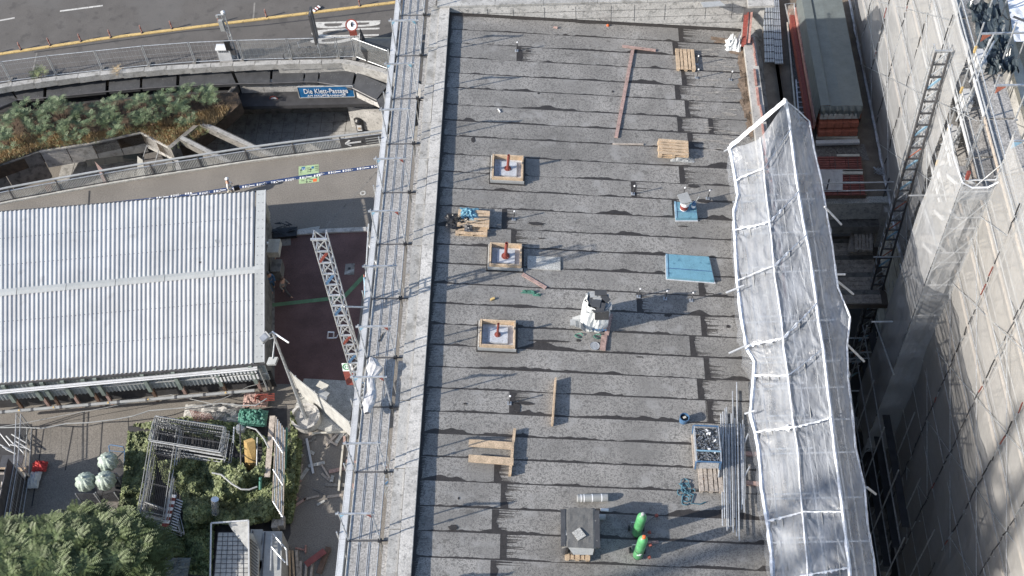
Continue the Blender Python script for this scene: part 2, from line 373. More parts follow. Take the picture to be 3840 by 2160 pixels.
# ================================================================ THE ROOF BUILDING
SEAM = [41.25, 40.33, 39.5, 38.64, 37.72, 36.88, 35.92, 35.05, 34.21, 33.24, 32.33, 31.49, 30.6, 29.62, 28.74, 27.86, 26.95, 26.06, 25.16, 24.26, 23.36, 22.49, 21.57, 20.71, 19.83, 18.95, 18.02, 17.15, 16.25, 15.35, 14.45, 13.55, 12.6]
XR = 7.25
bd = T('station_roof_building', 'long flat roofed building with grey bitumen sheets and low concrete parapet', 'building', (0, 27, 0))
P('roof_base', MB().slab([Vector((x, y, zr(x) - .01)) for x, y in ((-5.6, 12), (XR + .3, 12), (XR + .3, 41.4), (-5.6, 41.4))], .4), M_bead, bd)
P('facade', MB().box((1.0, 26.8, -12.6), (14.2, 29.6, 21.2)), M_cdark, bd)
JOINT = {}                              # sheet ends: row index -> px of the end (measured)
def jrow(px, py):
    p = R(px, py)
    for i in range(len(SEAM) - 1):
        if SEAM[i] >= p.y > SEAM[i + 1]: JOINT.setdefault(i, []).append(p.x); break
for a in [(2545, 140), (2523, 190), (2556, 300), (2532, 360), (2570, 425), (2541, 480), (2658, 480), (2580, 545), (2545, 630), (2521, 790), (2621, 1100), (2388, 1155), (2630, 1240), (2589, 1325), (2642, 1400), (2617, 1485), (2654, 1560), (1852, 1780), (1877, 1865), (1844, 1955), (1875, 2050), (1839, 2130), (1937, 205), (1881, 832), (1916, 900), (2367, 725), (1909, 1530)]: jrow(*a)
bead = MB()
def sheet(i, x0, x1, lift):
    y0 = SEAM[i]; y1 = SEAM[i + 1] - .09; n = max(2, int((x1 - x0) / 1.2)); mb = MB(); ph = U(0, 50)
    t = []; b = []
    for k in range(n + 1):
        x = x0 + (x1 - x0) * k / n; w = .012 * fbm(x * .5, i * 3.1)
        bul = .006 * max(0, fbm(x * 1.7, i))
        t.append(Vector((x, y0 + w, zr(x) + .020 + lift))); b.append(Vector((x, y1, zr(x) + .004 + lift)))
    mb.grid([t, b]); dn = Vector((0, 0, -.012))
    mb.grid([t, [p + dn for p in t]]); mb.grid([[t[0], b[0]], [t[0] + dn, b[0] + dn]]); mb.grid([[t[-1], b[-1]], [t[-1] + dn, b[-1] + dn]])
    P('roofing_sheet', mb, M_sheet, bd, fix=False)
def teeth(x, i, sgn=1, base=.14, mx=1.0, y0=None, y1=None, lift=.024):
    y0 = SEAM[i] if y0 is None else y0; y1 = SEAM[i + 1] if y1 is None else y1; y = y1 + .03
    st = []
    for k in range(13):
        yy = y1 + .02 + (y0 - y1 - .03) * k / 12; q = zr(x) + .0055 + .016 * (yy - y1) / (y0 - y1); L_ = (.2 if base < .15 else .1) * (1 + .5 * fbm(yy * 4, x)); st.append([Vector((x, yy, q)), Vector((x + L_, yy, q - SL * L_))])
    bead.grid(st)
    while y < y0 - .03:
        h = U(.025, .07); L = base + (abs(fbm(y * 9, x * 3)) ** 1.2) * mx * 2.2 * U(.4, 1)
        zz = lambda xx, yy: zr(xx) + .006 + .016 * (yy - y1) / max(.1, (y0 - y1))
        bead.add([(x, y, zz(x, y)), (x + sgn * L, y + h * .4, zz(x + sgn * L, y)), (x + sgn * L * .92, y + h * .75, zz(x + sgn * L, y + h)), (x, min(y + h * 1.05, y0), zz(x, y + h))], [(0, 1, 2, 3)])
        y += h
for i in range(len(SEAM) - 1):
    xs = sorted(JOINT.get(i, [])); cuts = [-5.33] + xs + [XR]
    for a, b in zip(cuts[:-1], cuts[1:]): sheet(i, a if a < -5 else a - .05, b, 0.0 if a < -5 else -.0045)
    for x in xs: teeth(x + .003, i)
    teeth(-5.38, i, 1, .2, .4)
    # ragged bead beside the next sheet's edge
    y = SEAM[i + 1]; x = -5.4; up = []; lo = []
    while x < XR:
        w = .05 + .07 * (fbm(x * .6, i * 5.3) + .2) + .06 * max(0, fbm(x * 4, i * 2.2)) + .4 * max(0, fbm(x * .55, i * 9.7 + 4) - .22) + .012 * fbm(x * 22, i)
        w = max(.02, w); up.append(Vector((x, y + w, zr(x) + .0075 + w * .018))); lo.append(Vector((x, y - .02, zr(x) + .0075))); x += .07
    bead.grid([up, lo])
# bead along the foot of the walls
x = -5.4; up = []; lo = []
while x < XR:
    up.append(Vector((x, 41.4, zr(x) + .03))); lo.append(Vector((x, 41.19 - .07 * max(0, fbm(x * .7)) - .02 * fbm(x * 9), zr(x) + .026))); x += .1
bead.grid([up, lo])
P('bitumen_bead', bead, M_bead, bd, kind='stuff', fix=False)
# extra spilled bitumen blots
blot = MB()
def blob(px, py, rx, ry, m=blot, h=.027, rag=.35, n=26):
    c = R(px, py); vs = [Vector((c.x, c.y, zr(c.x) + h))]
    for k in range(n):
        a = 2 * math.pi * k / n; f = 1 + rag * fbm(math.cos(a) * 2 + px, math.sin(a) * 2 + py)
        X_ = c.x + rx * f * math.cos(a); vs.append(Vector((X_, c.y + ry * f * math.sin(a), zr(X_) + h)))
    m.add(vs, [(0, k + 1, (k + 1) % n + 1) for k in range(n)])
for px, py, rx, ry in [(2010, 840, .3, .08), (2600, 700, .25, .08), (2640, 755, .25, .1), (2432, 1175, .14, .05), (1965, 1513, .35, .07), (1940, 1530, .12, .2), (1775, 526, .08, .16), (2310, 800, .3, .06), (2505, 1183, .14, .08), (1980, 193, .12, .06), (2700, 1110, .3, .06), (2060, 1280, .7, .05), (1960, 1150, .5, .08), (1900, 1384, .9, .05), (1700, 1980, .15, .1), (1720, 1870, .03, .05), (2400, 1340, .12, .03), (2030, 895, .15, .03), (2560, 850, .2, .03), (2730, 1225, .07, .07), (1745, 1515, .06, .04), (2020, 352, .05, .05), (2298, 345, .04, .06), (2170, 1278, .08, .06)]: blob(px, py, rx, ry)
P('bitumen_spill', blot, M_bead, bd, kind='stuff', fix=False)
# brown silt in the far right corner
silt = MB(); M_silt = mat('brown_silt', (.2, .15, .11), .95, var=.3, scale=6, fine=.4)
for px, py, rx, ry in [(2795, 250, .28, 1.0), (2790, 330, .25, .9), (2800, 400, .22, .8), (2735, 155, .9, .18), (2770, 190, .4, .35), (2812, 470, .16, .7)]: blob(px, py, rx, ry, silt, .03, .8, 40)
P('silt', silt, M_silt, bd, kind='stuff', fix=False)
efl = MB(); M_efl = mat('lime_streak', (.36, .34, .31), .95, fine=.4)
for k in range(70):
    x = U(4.9, 6.9); y = U(33.5, 40.6); w = U(.08, .35); h = U(.012, .035); rag = [(x + w * math.cos(t) * U(.8, 1.1), y + h * math.sin(t)) for t in [j * .9 for j in range(7)]]
    efl.add([(a, b, zr(a) + .0245) for a, b in rag], [tuple(range(7))])
P('lime_streaks', efl, M_efl, bd, kind='stuff', fix=False)
# ---- parapets
def cinner(y): return -5.36 + .04 * math.sin(y * .7)
pl = P('parapet', MB().box((-5.80, 26.9, -1.42), (.78, 29.6, 3.1)), M_wall, bd)
y = 41.6
while y > 12.5:
    L = U(1.9, 2.6); z = .285 + U(-.006, .006)
    P('coping_stone', MB().box((-5.575, y - L / 2, z - .07), (.42, L - .014, .15)), M_conc, pl)
    P('mortar_bed', MB().box((-5.98 + U(-.02, .02), y - L / 2, z - .13), (.36, L - U(.01, .05), .16)), M_wall, pl)
    y -= L
ragm = MB(); up = []; lo = []; y = 12.5
while y < 41.6:
    up.append(Vector((-5.76, y, .288))); lo.append(Vector((-5.84 - .05 * fbm(y * 3), y, .292))); y += .09
pb = P('back_parapet', MB().box((1.1, 41.62, -1.4), (13.8, .48, 3.42)), M_conc, bd)
x = -5.9
while x < 7.2:
    L = U(1.6, 2.6); e = min(x + L, 8.0)
    P('coping_stone', MB().box(((x + e) / 2, 41.66, .355), (e - x - .015, .62, .1)), M_wall, pb); x = e
for k in range(3):                       # board marks of the formwork
    P('formwork_joint', MB().box((1.2, 41.376, -.12 - .42 * k), (13, .006, .012)), M_bead, pb)
for k in range(9):
    P('formwork_joint', MB().box((-4 + 1.35 * k + U(-.3, .3), 41.3755, -.3), (.012, .005, .9)), M_bead, pb)
P('steel_cover_plate', MB().slab([W(2627, 8, .46), W(2700, 3, .46), W(2722, 20, .46), W(2637, 27, .46)], .03), M_grey, pb)
pr = P('right_parapet', MB().box((7.5, 27, -2.0), (.5, 28.2, 1.9)), M_wall, bd)
P('corner_pier', MB().add([W(2792, 34, .2), W(2868, 26, .2), W(2868, 46, -.4), W(2855, 152, -2.0), W(2812, 120, -1.5), W(2792, 60, -.7)] + [p + Vector((0, .9, -2.2)) for p in [W(2792, 34, .2), W(2868, 26, .2), W(2868, 46, -.4), W(2855, 152, -2.0), W(2812, 120, -1.5), W(2792, 60, -.7)]], [(0, 1, 2, 3, 4, 5), (11, 10, 9, 8, 7, 6)] + [(i, i + 6, (i + 1) % 6 + 6, (i + 1) % 6) for i in range(6)]), M_wall, bd)
P('pier_cap', MB().box((7.9, 41.5, .34), (1.1, 1.3, .12)), M_conc, bd)
P('side_wall', MB().box((8.0, 40.2, -4.6), (.3, 3.0, 5)), M_cdark, bd)
for k in range(14):
    y = 40.6 - k * 1.0 - U(0, .3); x = 7.58 + U(-.05, .05)
    P('rusty_formwork_strip', MB().beam((x, y, -1.0), (x + U(-.05, .05), y - U(.7, 1.0), -1.0), U(.05, .12), .06), M_rust, pr)
# loops of wire sticking out of the back wall foot
for px, py in ((1745, 55), (2268, 90)):
    a = R(px, py); wl = MB().path([a, a + Vector((-.1, -.1, .25)), a + Vector((-.25, -.15, .45))], .008, 4).path([a + Vector((.12, 0, 0)), a + Vector((.15, -.1, .3)), a + Vector((.0, -.15, .42))], .008, 4)
    P('reinforcing_wire', wl, M_dgrey, bd)
# ================================================================ OBJECTS ON THE ROOF
UPR = Vector((SL, 0, 1)).normalized()
RX = Vector((1, 0, -SL)).normalized()
# vent openings with red pipes
def vent(px0, px1, pyt, pyb, pipe, label, hgt, pr_):
    a = R(px0, pyt); b = R(px1, pyb); cx = (a.x + b.x) / 2; cy = (a.y + b.y) / 2; w = b.x - a.x; d = a.y - b.y
    t = T('roof_vent', label, 'roof vent', (cx, cy, zr(cx)), 'timber framed vents along the roof')
    def at(x, y, z): return Vector((cx, cy, zr(cx))) + RX * x + Vector((0, 1, 0)) * y + UPR * z
    Rm = Matrix((RX, Vector((0, 1, 0)), UPR)).transposed()
    P('skirt', MB().box(at(0, 0, .03), (w + .2, d + .2, .05), R3=Rm), M_bead, t)
    for s, nm in ((-1, 0), (1, 0)):
        P('frame_board', MB().box(at(s * (w / 2 - .03), 0, .17), (.06, d, .30), R3=Rm), M_wood, t)
        P('frame_board', MB().box(at(0, s * (d / 2 - .03), .165), (w - .124, .06, .29), R3=Rm), M_wood, t)
    for s in (-1, 1): P('outer_flashing', MB().box(at(0, s * (d / 2 + .03), .1), (w + .1, .05, .16), R3=Rm), M_grey, t)
    P('outer_flashing', MB().box(at(-w / 2 - .035, 0, .13), (.05, d - .02, .2), R3=Rm), M_slab, t)
    P('insulation_bed', MB().box(at(.02, 0, .07), (w - .14, d - .14, .04), R3=Rm), M_insul, t)
    P('insulation_block', MB().box(at(.02, 0, .13), (w * .55, d * .6, .1), R3=Rm), M_insul, t)
    q = P('pipe', MB().lathe(at(.0, 0, .17), [(pr_, 0), (pr_, hgt), (pr_ * .72, hgt), (pr_ * .72, hgt - .12)], 14, UPR), M_red, t, smooth=False)
    P('flange', MB().lathe(at(.0, 0, .18), [(pr_ * 2.5, 0), (pr_ * 2.5, .025), (pr_ * 1.6, .03), (pr_ * 1.5, .07), (pr_ * 1.02, .08)], 18, UPR), M_red, q)
    for k in range(8): P('bolt', MB().lathe(at(pr_ * 2.1 * math.cos(k * .785), pr_ * 2.1 * math.sin(k * .785), .2), [(.012, 0), (.012, .025)], 6, UPR), M_rust, q)
vent(1846, 1960, 597, 690, 0, 'farthest of the three timber framed vents with a red flanged pipe', .8, .055)
vent(1836, 1954, 927, 1016, 0, 'middle timber framed vent with red pipe, beside the speckled concrete slab', .8, .062)
vent(1800, 1930, 1214, 1318, 0, 'nearest timber framed vent, its red pipe thinner than the other two', .72, .045)
# pallets
def pallet_proto(m):
    t = T('wooden_pallet', 'x', 'pallet', (0, 0, 0), 'wooden pallets')
    for k in range(5):
        w = .145 if k % 2 == 0 else .1; P('deck_board', MB().box((0, -.3275 + k * .16375, .135), (1.2, w, .022)), m, t)
    for x in (-.53, 0, .53):
        P('cross_board', MB().box((x, 0, .112), (.14, .8, .022)), m, t)
        for y in (-.33, 0, .33): P('block', MB().box((x, y, .0615), (.14, .12, .078)), m, t)
    for y in (-.33, 0, .33): P('bottom_board', MB().box((0, y, .011), (1.2, .1, .022)), m, t)
    return t
pp = pallet_proto(M_wood); ppg = pallet_proto(M_woodg)
tilt = (0, math.atan(SL))
def on_roof(proto, px, py, deg, label, h=0):
    p = R(px, py) + UPR * (.03 + h); return dup(proto, p, math.radians(deg), label, tilt)
def rot_on_roof(o, deg):
    o.rotation_mode = 'QUATERNION'; o.rotation_quaternion = UPR.rotation_difference(Vector((0, 0, 1))).inverted() @ Matrix.Rotation(math.radians(deg), 4, 'Z').to_quaternion()
def pal(proto, px, py, deg, label, h=0):
    o = on_roof(proto, px, py, 0, label, h); rot_on_roof(o, deg); return o
pal(pp, 2568, 232, 90, 'single pale pallet in the far right corner, its boards running away from the viewer')
pal(pp, 2521, 570, -1, 'lower pallet of the pair right of the long T of planks')
pal(pp, 2521, 572, -2, 'upper pallet lying over the crumpled grey foil', .15)
pal(pp, 1768, 858, 0, 'lower pallet under the blue and black foil near the left parapet')
pal(pp, 1775, 838, -1, 'upper pallet half covered by blue and black foil', .15)
pal(ppg, 2637, 1700, 90, 'pallet under the steel crate of couplers')
pal(ppg, 2660, 1790, 90, 'loose pallet end sticking out below the coupler crate')
pal(pp, 2163, 2040, 90, 'pallet carrying the roofing rolls under a grey sheet')
# planks
def plank(a, b, w, th, m, label, h=.02, nail=True, cat='plank'):
    p = R(*a) + UPR * (h + th / 2); q = R(*b) + UPR * (h + th / 2)
    mb = MB(); n = 5
    mb.beam(p, q, w, th, UPR)
    return single('plank', label, cat, mb, m)
plank((2333, 176), (2458, 192), .12, .05, M_woodp, 'short pinkish plank forming the top of the T')
plank((2372, 190), (2310, 518), .14, .06, M_woodp, 'long pinkish plank forming the stem of the T')
plank((2297, 542), (2412, 544), .07, .04, M_woodg, 'thin grey timber lying below the T of planks')
plank((1959, 1030), (2047, 1082), .14, .03, M_woodp, 'short pink plank lying aslant beside the middle vent')
plank((2082, 1430), (2070, 1600), .06, .24, M_wood, 'narrow board standing on edge and casting a broad shadow')
plank((1929, 1618), (1911, 1788), .09, .2, M_wood, 'board on edge under the ends of the two cream boards')
plank((1757, 1672), (1925, 1684), .27, .035, M_wood, 'upper cream board resting on the edge board', .2)
plank((1756, 1730), (1924, 1743), .27, .035, M_wood, 'lower cream board resting on the edge board', .2)
plank((2290, 1180), (2262, 1315), .16, .05, M_woodp, 'reddish plank leaning beside the white big bag')
plank((2265, 1262), (2258, 1318), .2, .03, M_woodp, 'orange tipped short plank in front of the big bag', .07)
plank((2786, 1705), (2835, 1708), .14, .1, M_woodp, 'brown bearer under the far end of the steel tubes')
plank((2786, 1814), (2850, 1820), .14, .1, M_woodp, 'brown bearer under the near end of the steel tubes')
plank((2636, 1796), (2700, 1800), .1, .1, M_woodp, 'short brown squared timber beside the coupler crate')
# speckled concrete slab
a = [R(1978, 962), R(2101, 968), R(2101, 1016), R(1977, 1010)]
single('concrete_slab', 'pale speckled concrete slab beside the middle vent', 'slab', MB().slab([p + UPR * .06 for p in a], .05), M_slab)
# thin galvanised posts
def post(px, py, h, label, top=True):
    p = R(px, py); t = T('safety_post', label, 'post', p, 'small safety posts screwed to the roof')
    P('base_plate', MB().box(p + UPR * .03, (.14, .14, .02), R3=Matrix((RX, Vector((0, 1, 0)), UPR)).transposed()), M_galv, t)
    P('rod', MB().tube(p, p + UPR * h, .022, 8), M_dgrey, t)
    if top: P('cap', MB().lathe(p + UPR * h, [(.03, -.03), (.035, .0), (.02, .03)], 8, UPR), M_white, t)
for px, py, lb in [(1937, 192, 'dark post standing alone near the far left corner of the roof'), (2612, 243, 'white capped post behind the far right pallet'), (2612, 293, 'white capped post just below the far right pallet'), (2738, 301, 'white capped post on the brown silt by the right wall'),
                   (1926, 824, 'post beside the dark blot right of the foil covered pallet'), (2373, 729, 'leftmost post of the three above the paint bucket'), (2561, 736, 'middle post directly behind the paint bucket'), (2653, 746, 'rightmost post of the three above the paint bucket'),
                   (2394, 1114, 'left post of three in the big bag shadow'), (2494, 1122, 'middle post of three below the big blue cover'), (2591, 1128, 'right post of three below the big blue cover'), (1910, 1514, 'post in a black blot left of the board on edge')]:
    post(px, py, .52, lb)
# blue covered hatches
def hatch(pts, h, label, lip=True):
    c = sum((R(*p) for p in pts), Vector()) / 4; t = T('covered_hatch', label, 'roof hatch', c, 'hatches covered in blue sheeting')
    top = [R(*p) + UPR * h for p in pts]; cc = sum(top, Vector()) / 4
    P('kerb', MB().slab([cc + (p - cc) * 1.06 + Vector((0, 0, -h * .72)) for p in top], h * .6), M_insul, t)
    P('blue_cover', MB().sheet(top, h * .9, UPR), M_blue, t)
    m = (top[0] * .38 + top[3] * .62); n = (top[1] * .38 + top[2] * .62)
    P('seam', MB().beam(m + UPR * .006, n + UPR * .006, .03, .012, UPR), M_bluep, t)
    P('folded_edge', MB().beam(top[0] + UPR * .01, top[3] + UPR * .01, .07, .02, UPR), M_skyb, t)
hatch([(2497, 962), (2655, 972), (2675, 1062), (2500, 1048)], .16, 'large blue sheeting covered hatch near the right edge')
hatch([(2528, 770), (2605, 774), (2612, 830), (2532, 830)], .22, 'small blue covered hatch carrying the paint bucket')
# bucket and bottles on the small hatch
p = R(2560, 797) + UPR * .24; t = T('paint_bucket', 'white and red paint bucket on the small blue hatch', 'bucket', p)
P('bucket_body', MB().lathe(p, [(.15, 0), (.18, .42), (.19, .42), (.19, .46)], 18, UPR), M_white, t); P('red_label', MB().lathe(p, [(.157, .05), (.172, .32)], 18, UPR, cap=False), M_red, t)
P('lid', MB().lathe(p + UPR * .46, [(.2, 0), (.2, .02)], 12, UPR), M_slab, t); P('membrane_offcut', MB().box(p + UPR * .5 + Vector((-.05, .1, 0)), (.42, .5, .03), .3), M_grey, t)
p = R(2594, 795) + UPR * .24; t = T('primer_can', 'blue and white can with a handle next to the paint bucket', 'can', p)
P('can_body', MB().lathe(p, [(.09, 0), (.09, .32)], 12, UPR), M_bluep, t); P('white_band', MB().lathe(p, [(.093, .1), (.093, .22)], 12, UPR, cap=False), M_white, t); P('handle', MB().path([p + UPR * .32 + RX * -.09, p + UPR * .5, p + UPR * .32 + RX * .09], .012), M_galv, t)
single('brush_handle', 'thin pale brush handle leaning out of the blue can', 'brush', MB().tube(p + UPR * .2, p + UPR * .7 + RX * .12, .018), M_galv)
# crumpled sheets
def crumple(c, w, d, h, m, name, label, cat, seed=0, n=16, rz=0, ang=False):
    mb = MB(); rows = []
    for i in range(n):
        r = []
        for j in range(n):
            u = i / (n - 1) - .5; v = j / (n - 1) - .5; e = max(0, 1 - (2 * abs(u)) ** 3) * max(0, 1 - (2 * abs(v)) ** 3)
            f = abs(fbm(u * 5 + seed, v * 5)) * 1.6; k = 1 + .25 * fbm(u * 2 + seed + 9, v * 2 + 3)
            x = u * w * k + .06 * fbm(u * 7, v * 7 + seed); y = v * d * k
            x, y = x * math.cos(rz) - y * math.sin(rz), x * math.sin(rz) + y * math.cos(rz)
            r.append(c + RX * x + Vector((0, y, 0)) + UPR * (.02 + h * e * (.25 + f)))
        rows.append(r)
    mb.grid(rows); return single(name, label, cat, mb, m, smooth=not ang)
crumple(R(1757, 820) + UPR * .28, .7, .6, .12, M_blue, 'blue_foil', 'blue foil spread over the far corner of the left pallet', 'foil', 1, ang=True)
crumple(R(1722, 842) + UPR * .2, 1.0, .7, .16, M_black, 'black_foil', 'glossy black foil heaped over the left pallet', 'foil', 4, 20, ang=True)
crumple(R(1755, 870) + UPR * .25, .35, .4, .1, M_dgrey, 'black_foil', 'star shaped grey membrane piece on the left pallet', 'foil', 7, 8, ang=True)
crumple(R(2560, 602), .9, .22, .15, M_grey, 'grey_foil', 'crumpled grey foil poking out below the pallet pair', 'foil', 12, ang=True)
crumple(R(1984, 1097), .5, .14, .14, M_teal, 'green_strap', 'loose green lifting strap lying below the pink plank', 'strap', 3, 12, ang=True)
crumple(R(2012, 1108), .3, .1, .1, M_teal, 'green_strap', 'short right end of a green strap on the roof', 'strap', 5, 8, ang=True)
crumple(R(2748, 172), .65, .7, .55, M_bag, 'rubbish_bag', 'white rubbish sack slumped in the far right corner', 'bag', 8, 18, ang=True)
single('yellow_block', 'tiny yellow foam block on the roof left of the green strap', 'block', MB().box(R(1847, 1124) + UPR * .05, (.16, .08, .06), .5), M_yel)
single('paper_scrap', 'small white paper roll high on the left roof', 'litter', MB().tube(R(1868, 412) + UPR * .05, R(1876, 424) + UPR * .05, .03), M_white)
single('orange_ball', 'small orange cap at the foot of the back wall', 'litter', MB().lathe(R(2279, 98) + UPR * .03, [(.02, -.03), (.06, 0), (.05, .05), (.01, .07)], 10), M_orange)
single('foam_scrap', 'pinkish foam scrap near the back wall', 'litter', MB().box(R(2083, 106) + UPR * .05, (.18, .07, .05), -.3), M_woodp)
# big bag
c = R(2226, 1210) + RX * .0; BH = 1.42; bb = T('big_bag', 'white big bag stuffed with bitumen offcuts in the middle of the roof', 'big bag', c)
rows = []
for k, (z, s) in enumerate([(.02, .98), (.2, 1.08), (.45, 1.1), (.7, 1.02), (.88, .9), (1.0, .84), (.9, .74)]):
    r = []
    for j in range(33):
        a = 2 * math.pi * j / 32; ca, sa = math.cos(a), math.sin(a); q = (abs(ca) ** 4 + abs(sa) ** 4) ** -.25
        f = q * s * .46 * (1 + .1 * fbm(a * 1.6 % 10, k * .6)) + .02 * math.sin(a * 9 + k)
        r.append(c + RX * ca * f * .98 + Vector((0, 1, 0)) * sa * f * .95 + UPR * (z * BH + .05 * fbm(ca * 2, sa * 2, k)))
    rows.append(r)
P('bag_fabric', MB().grid(rows), M_bag, bb, smooth=False)
rows = [[c + RX * u * .42 + Vector((0, v * .42, 0)) + UPR * (.86 * BH + .08 * fbm(u * 2, v * 2)) for u in [i / 6 - 1 for i in range(13)]] for v in [i / 6 - 1 for i in range(13)]]
P('bag_filling', MB().grid(rows), M_grey, bb)
for k in range(11):
    q = c + RX * U(-.3, .38) + Vector((0, U(-.35, .3), 0)) + UPR * U(1.3, 1.5)
    P('offcut', MB().box(q, (U(.25, .45), U(.2, .35), .025), U(0, 3), Matrix.Rotation(U(-.3, .3), 3, 'X') @ Matrix.Rotation(U(0, 3), 3, 'Z')), M_slate if k % 3 else M_grey, bb)
P('hanging_offcut', MB().box(c + RX * .15 + Vector((0, -.5, 0)) + UPR * 1.22, (.5, .05, .5)), M_slate, bb)
for k in range(5):
    q = c + RX * (-.05 + .11 * k) + Vector((0, -.492, 0)) + UPR * .28; P('print_mark', MB().box(q, (.07, .03, .09)), M_bluep, bb)
for k, (x, y) in enumerate(((-.62, .05), (-.7, -.18), (-.55, -.35), (-.45, -.52))):
    single('membrane_offcut', ['grey membrane offcut by the left side of the big bag', 'second grey offcut lower left of the big bag', 'curled brown grey offcut against the big bag', 'offcut at the near left corner of the big bag'][k], 'offcut', MB().box(c + RX * x + Vector((0, y, 0)) + UPR * (.1 + .12 * k), (.35, .26, .03), U(0, 2), Matrix.Rotation(.5 * (k - 1), 3, 'Y')), M_grey)
for s, lb in ((-.55, 'green strap loop at the left foot of the big bag'), (.12, 'green strap loop at the near foot of the big bag')):
    q = c + RX * s + Vector((0, -.62, 0)) + UPR * .05
    single('green_strap', lb, 'strap', MB().path([q + RX * (.14 * math.cos(t)) + Vector((0, .09 * math.sin(t), .04 * math.sin(2 * t))) for t in [i * .5 for i in range(12)]], .022, 5), M_teal)
q = R(2230, 1300) + UPR * .03
single('metal_disc', 'round grey bucket lid in front of the big bag', 'lid', MB().lathe(q, [(.17, 0), (.17, .03), (.15, .02)], 20, UPR), M_galv)
# blue bucket
q = R(2562, 1580); t = T('bucket', 'round blue bucket with tools beside the coupler crate', 'bucket', q)
P('bucket_wall', MB().lathe(q, [(.14, 0), (.17, .3), (.15, .3), (.13, .02)], 20, UPR, cap=False), M_bluep, t); P('contents', MB().lathe(q, [(.13, .2), (.01, .24)], 12, UPR), M_black, t); P('trowel', MB().box(q + UPR * .28, (.1, .08, .02), .4), M_cream, t)
# crate of couplers
c = R(2640, 1702) + UPR * .19; t = T('coupler_crate', 'blue steel mesh crate filled with scaffold couplers', 'crate', c)
w, d, h = .82, 1.36, .5
for sx in (-1, 1):
    for sy in (-1, 1): P('corner_post', MB().box(c + RX * sx * w / 2 + Vector((0, sy * d / 2, 0)) + UPR * h / 2, (.05, .05, h)), M_bluep, t)
    P('top_rail', MB().box(c + RX * sx * w / 2 + UPR * h, (.04, d, .04)), M_galv, t); P('end_rail', MB().beam(c + RX * -w / 2 + Vector((0, sx * d / 2, 0)) + UPR * (h + .03), c + RX * w / 2 + Vector((0, sx * d / 2, 0)) + UPR * (h + .03), .04, .04), M_bluep, t)
    P('side_panel', MB().box(c + RX * sx * (w / 2 - .02) + UPR * h * .45, (.012, d - .06, h * .8)), M_galv, t); P('side_panel', MB().box(c + Vector((0, sx * (d / 2 - .02), 0)) + UPR * h * .45, (w - .1, .012, h * .8)), M_galv, t)
P('divider', MB().beam(c + RX * -w / 2 + Vector((0, -d * .2, 0)) + UPR * (h + .03), c + RX * w / 2 + Vector((0, -d * .2, 0)) + UPR * (h + .03), .04, .04), M_skyb, t)
mb = MB()
for k in range(420):
    q = c + RX * U(-w / 2 + .06, w / 2 - .06) + Vector((0, U(-d / 2 + .06, d / 2 - .06), 0)) + UPR * U(.2, h); e = Vector((U(-1, 1), U(-1, 1), U(-.3, .3))).normalized()
    mb.tube(q - e * U(.02, .09), q + e * U(.02, .09), U(.008, .025), 4)
P('couplers', mb, M_scrap, t, kind='stuff')
for k in range(6):
    q = c + RX * U(-.3, .3) + Vector((0, U(-.3, .55), 0)) + UPR * (h - .02); P('bright_fitting', MB().box(q, (.1, .05, .04), U(0, 3)), M_white, t)
# tube bundle: every steel tube is a thing
tubes = [(2700, 1560, 1980), (2707, 1555, 1955), (2714, 1545, 2002), (2722, 1535, 1990), (2730, 1600, 1985), (2737, 1565, 2010), (2744, 1475, 1950), (2751, 1580, 2020), (2757, 1448, 2040), (2764, 1590, 1930), (2772, 1600, 1920), (2780, 1590, 1935), (2788, 1600, 1880), (2726, 1640, 1900), (2775, 1620, 1905)]
for k, (x, y0, y1) in enumerate(tubes):
    h = .15 + .055 * (k % 3)
    dx = -1 + (y1 - y0) * .018
    t_ = MB().tube(R(x, y0) + UPR * h, R(x + dx, y1) + UPR * h, .024, 8)
    nm = ['leftmost', 'second', 'third', 'fourth', 'fifth', 'sixth', 'far reaching', 'eighth', 'longest', 'tenth', 'eleventh', 'twelfth', 'rightmost', 'upper left', 'upper right'][k]
    single('scaffold_tube', nm + ' steel scaffold tube of the bundle beside the plastic wrapped scaffold', 'scaffold tube', t_, M_galv, 'steel tubes lying in a bundle')
for a, b, lb in (((2707, 1640), (2690, 1800), 'short tube resting aslant against the left of the bundle'), ((2800, 1640), (2784, 1680), 'stub of tube right of the bundle, upper'), ((2806, 1762), (2786, 1800), 'stub of tube right of the bundle, lower')):
    single('scaffold_tube', lb, 'scaffold tube', MB().tube(R(*a) + UPR * .25, R(*b) + UPR * .2, .03, 8), M_galv)
# harness
mb = MB(); c = R(2575, 1845) + UPR * .04
for k in range(7):
    q = c + RX * U(-.25, .25) + Vector((0, U(-.35, .35), 0)); r = U(.08, .2)
    mb.path([q + RX * (r * math.cos(t) * U(.8, 1.2)) + Vector((0, r * 1.3 * math.sin(t), .03 * math.sin(3 * t))) for t in [i * .45 for i in range(14)]], .018, 5)
mb.path([R(2545, 1815) + UPR * .05, c, R(2600, 1860) + UPR * .05, R(2590, 1890) + UPR * .04, R(2625, 1893) + UPR * .04, R(2645, 1884) + UPR * .04], .02, 5)
single('safety_harness', 'tangled blue grey safety harness on the roof below the crate', 'harness', mb, mat('harness_blue', (.06, .15, .2), .7))
# clear foil covered roll
a = R(2163, 1876) + UPR * .14; b = R(2276, 1873) + UPR * .14; t = T('roofing_roll', 'grey roofing roll with white bands lying above the sheeted pallet', 'roofing roll', R(2220, 1880))
P('roll_body', MB().tube(a, b, .13, 18), M_grey, t)
for s in (.1, .2, .47, .78): P('white_band', MB().tube(a.lerp(b, s), a.lerp(b, s + .035), .134, 18), M_white, t)
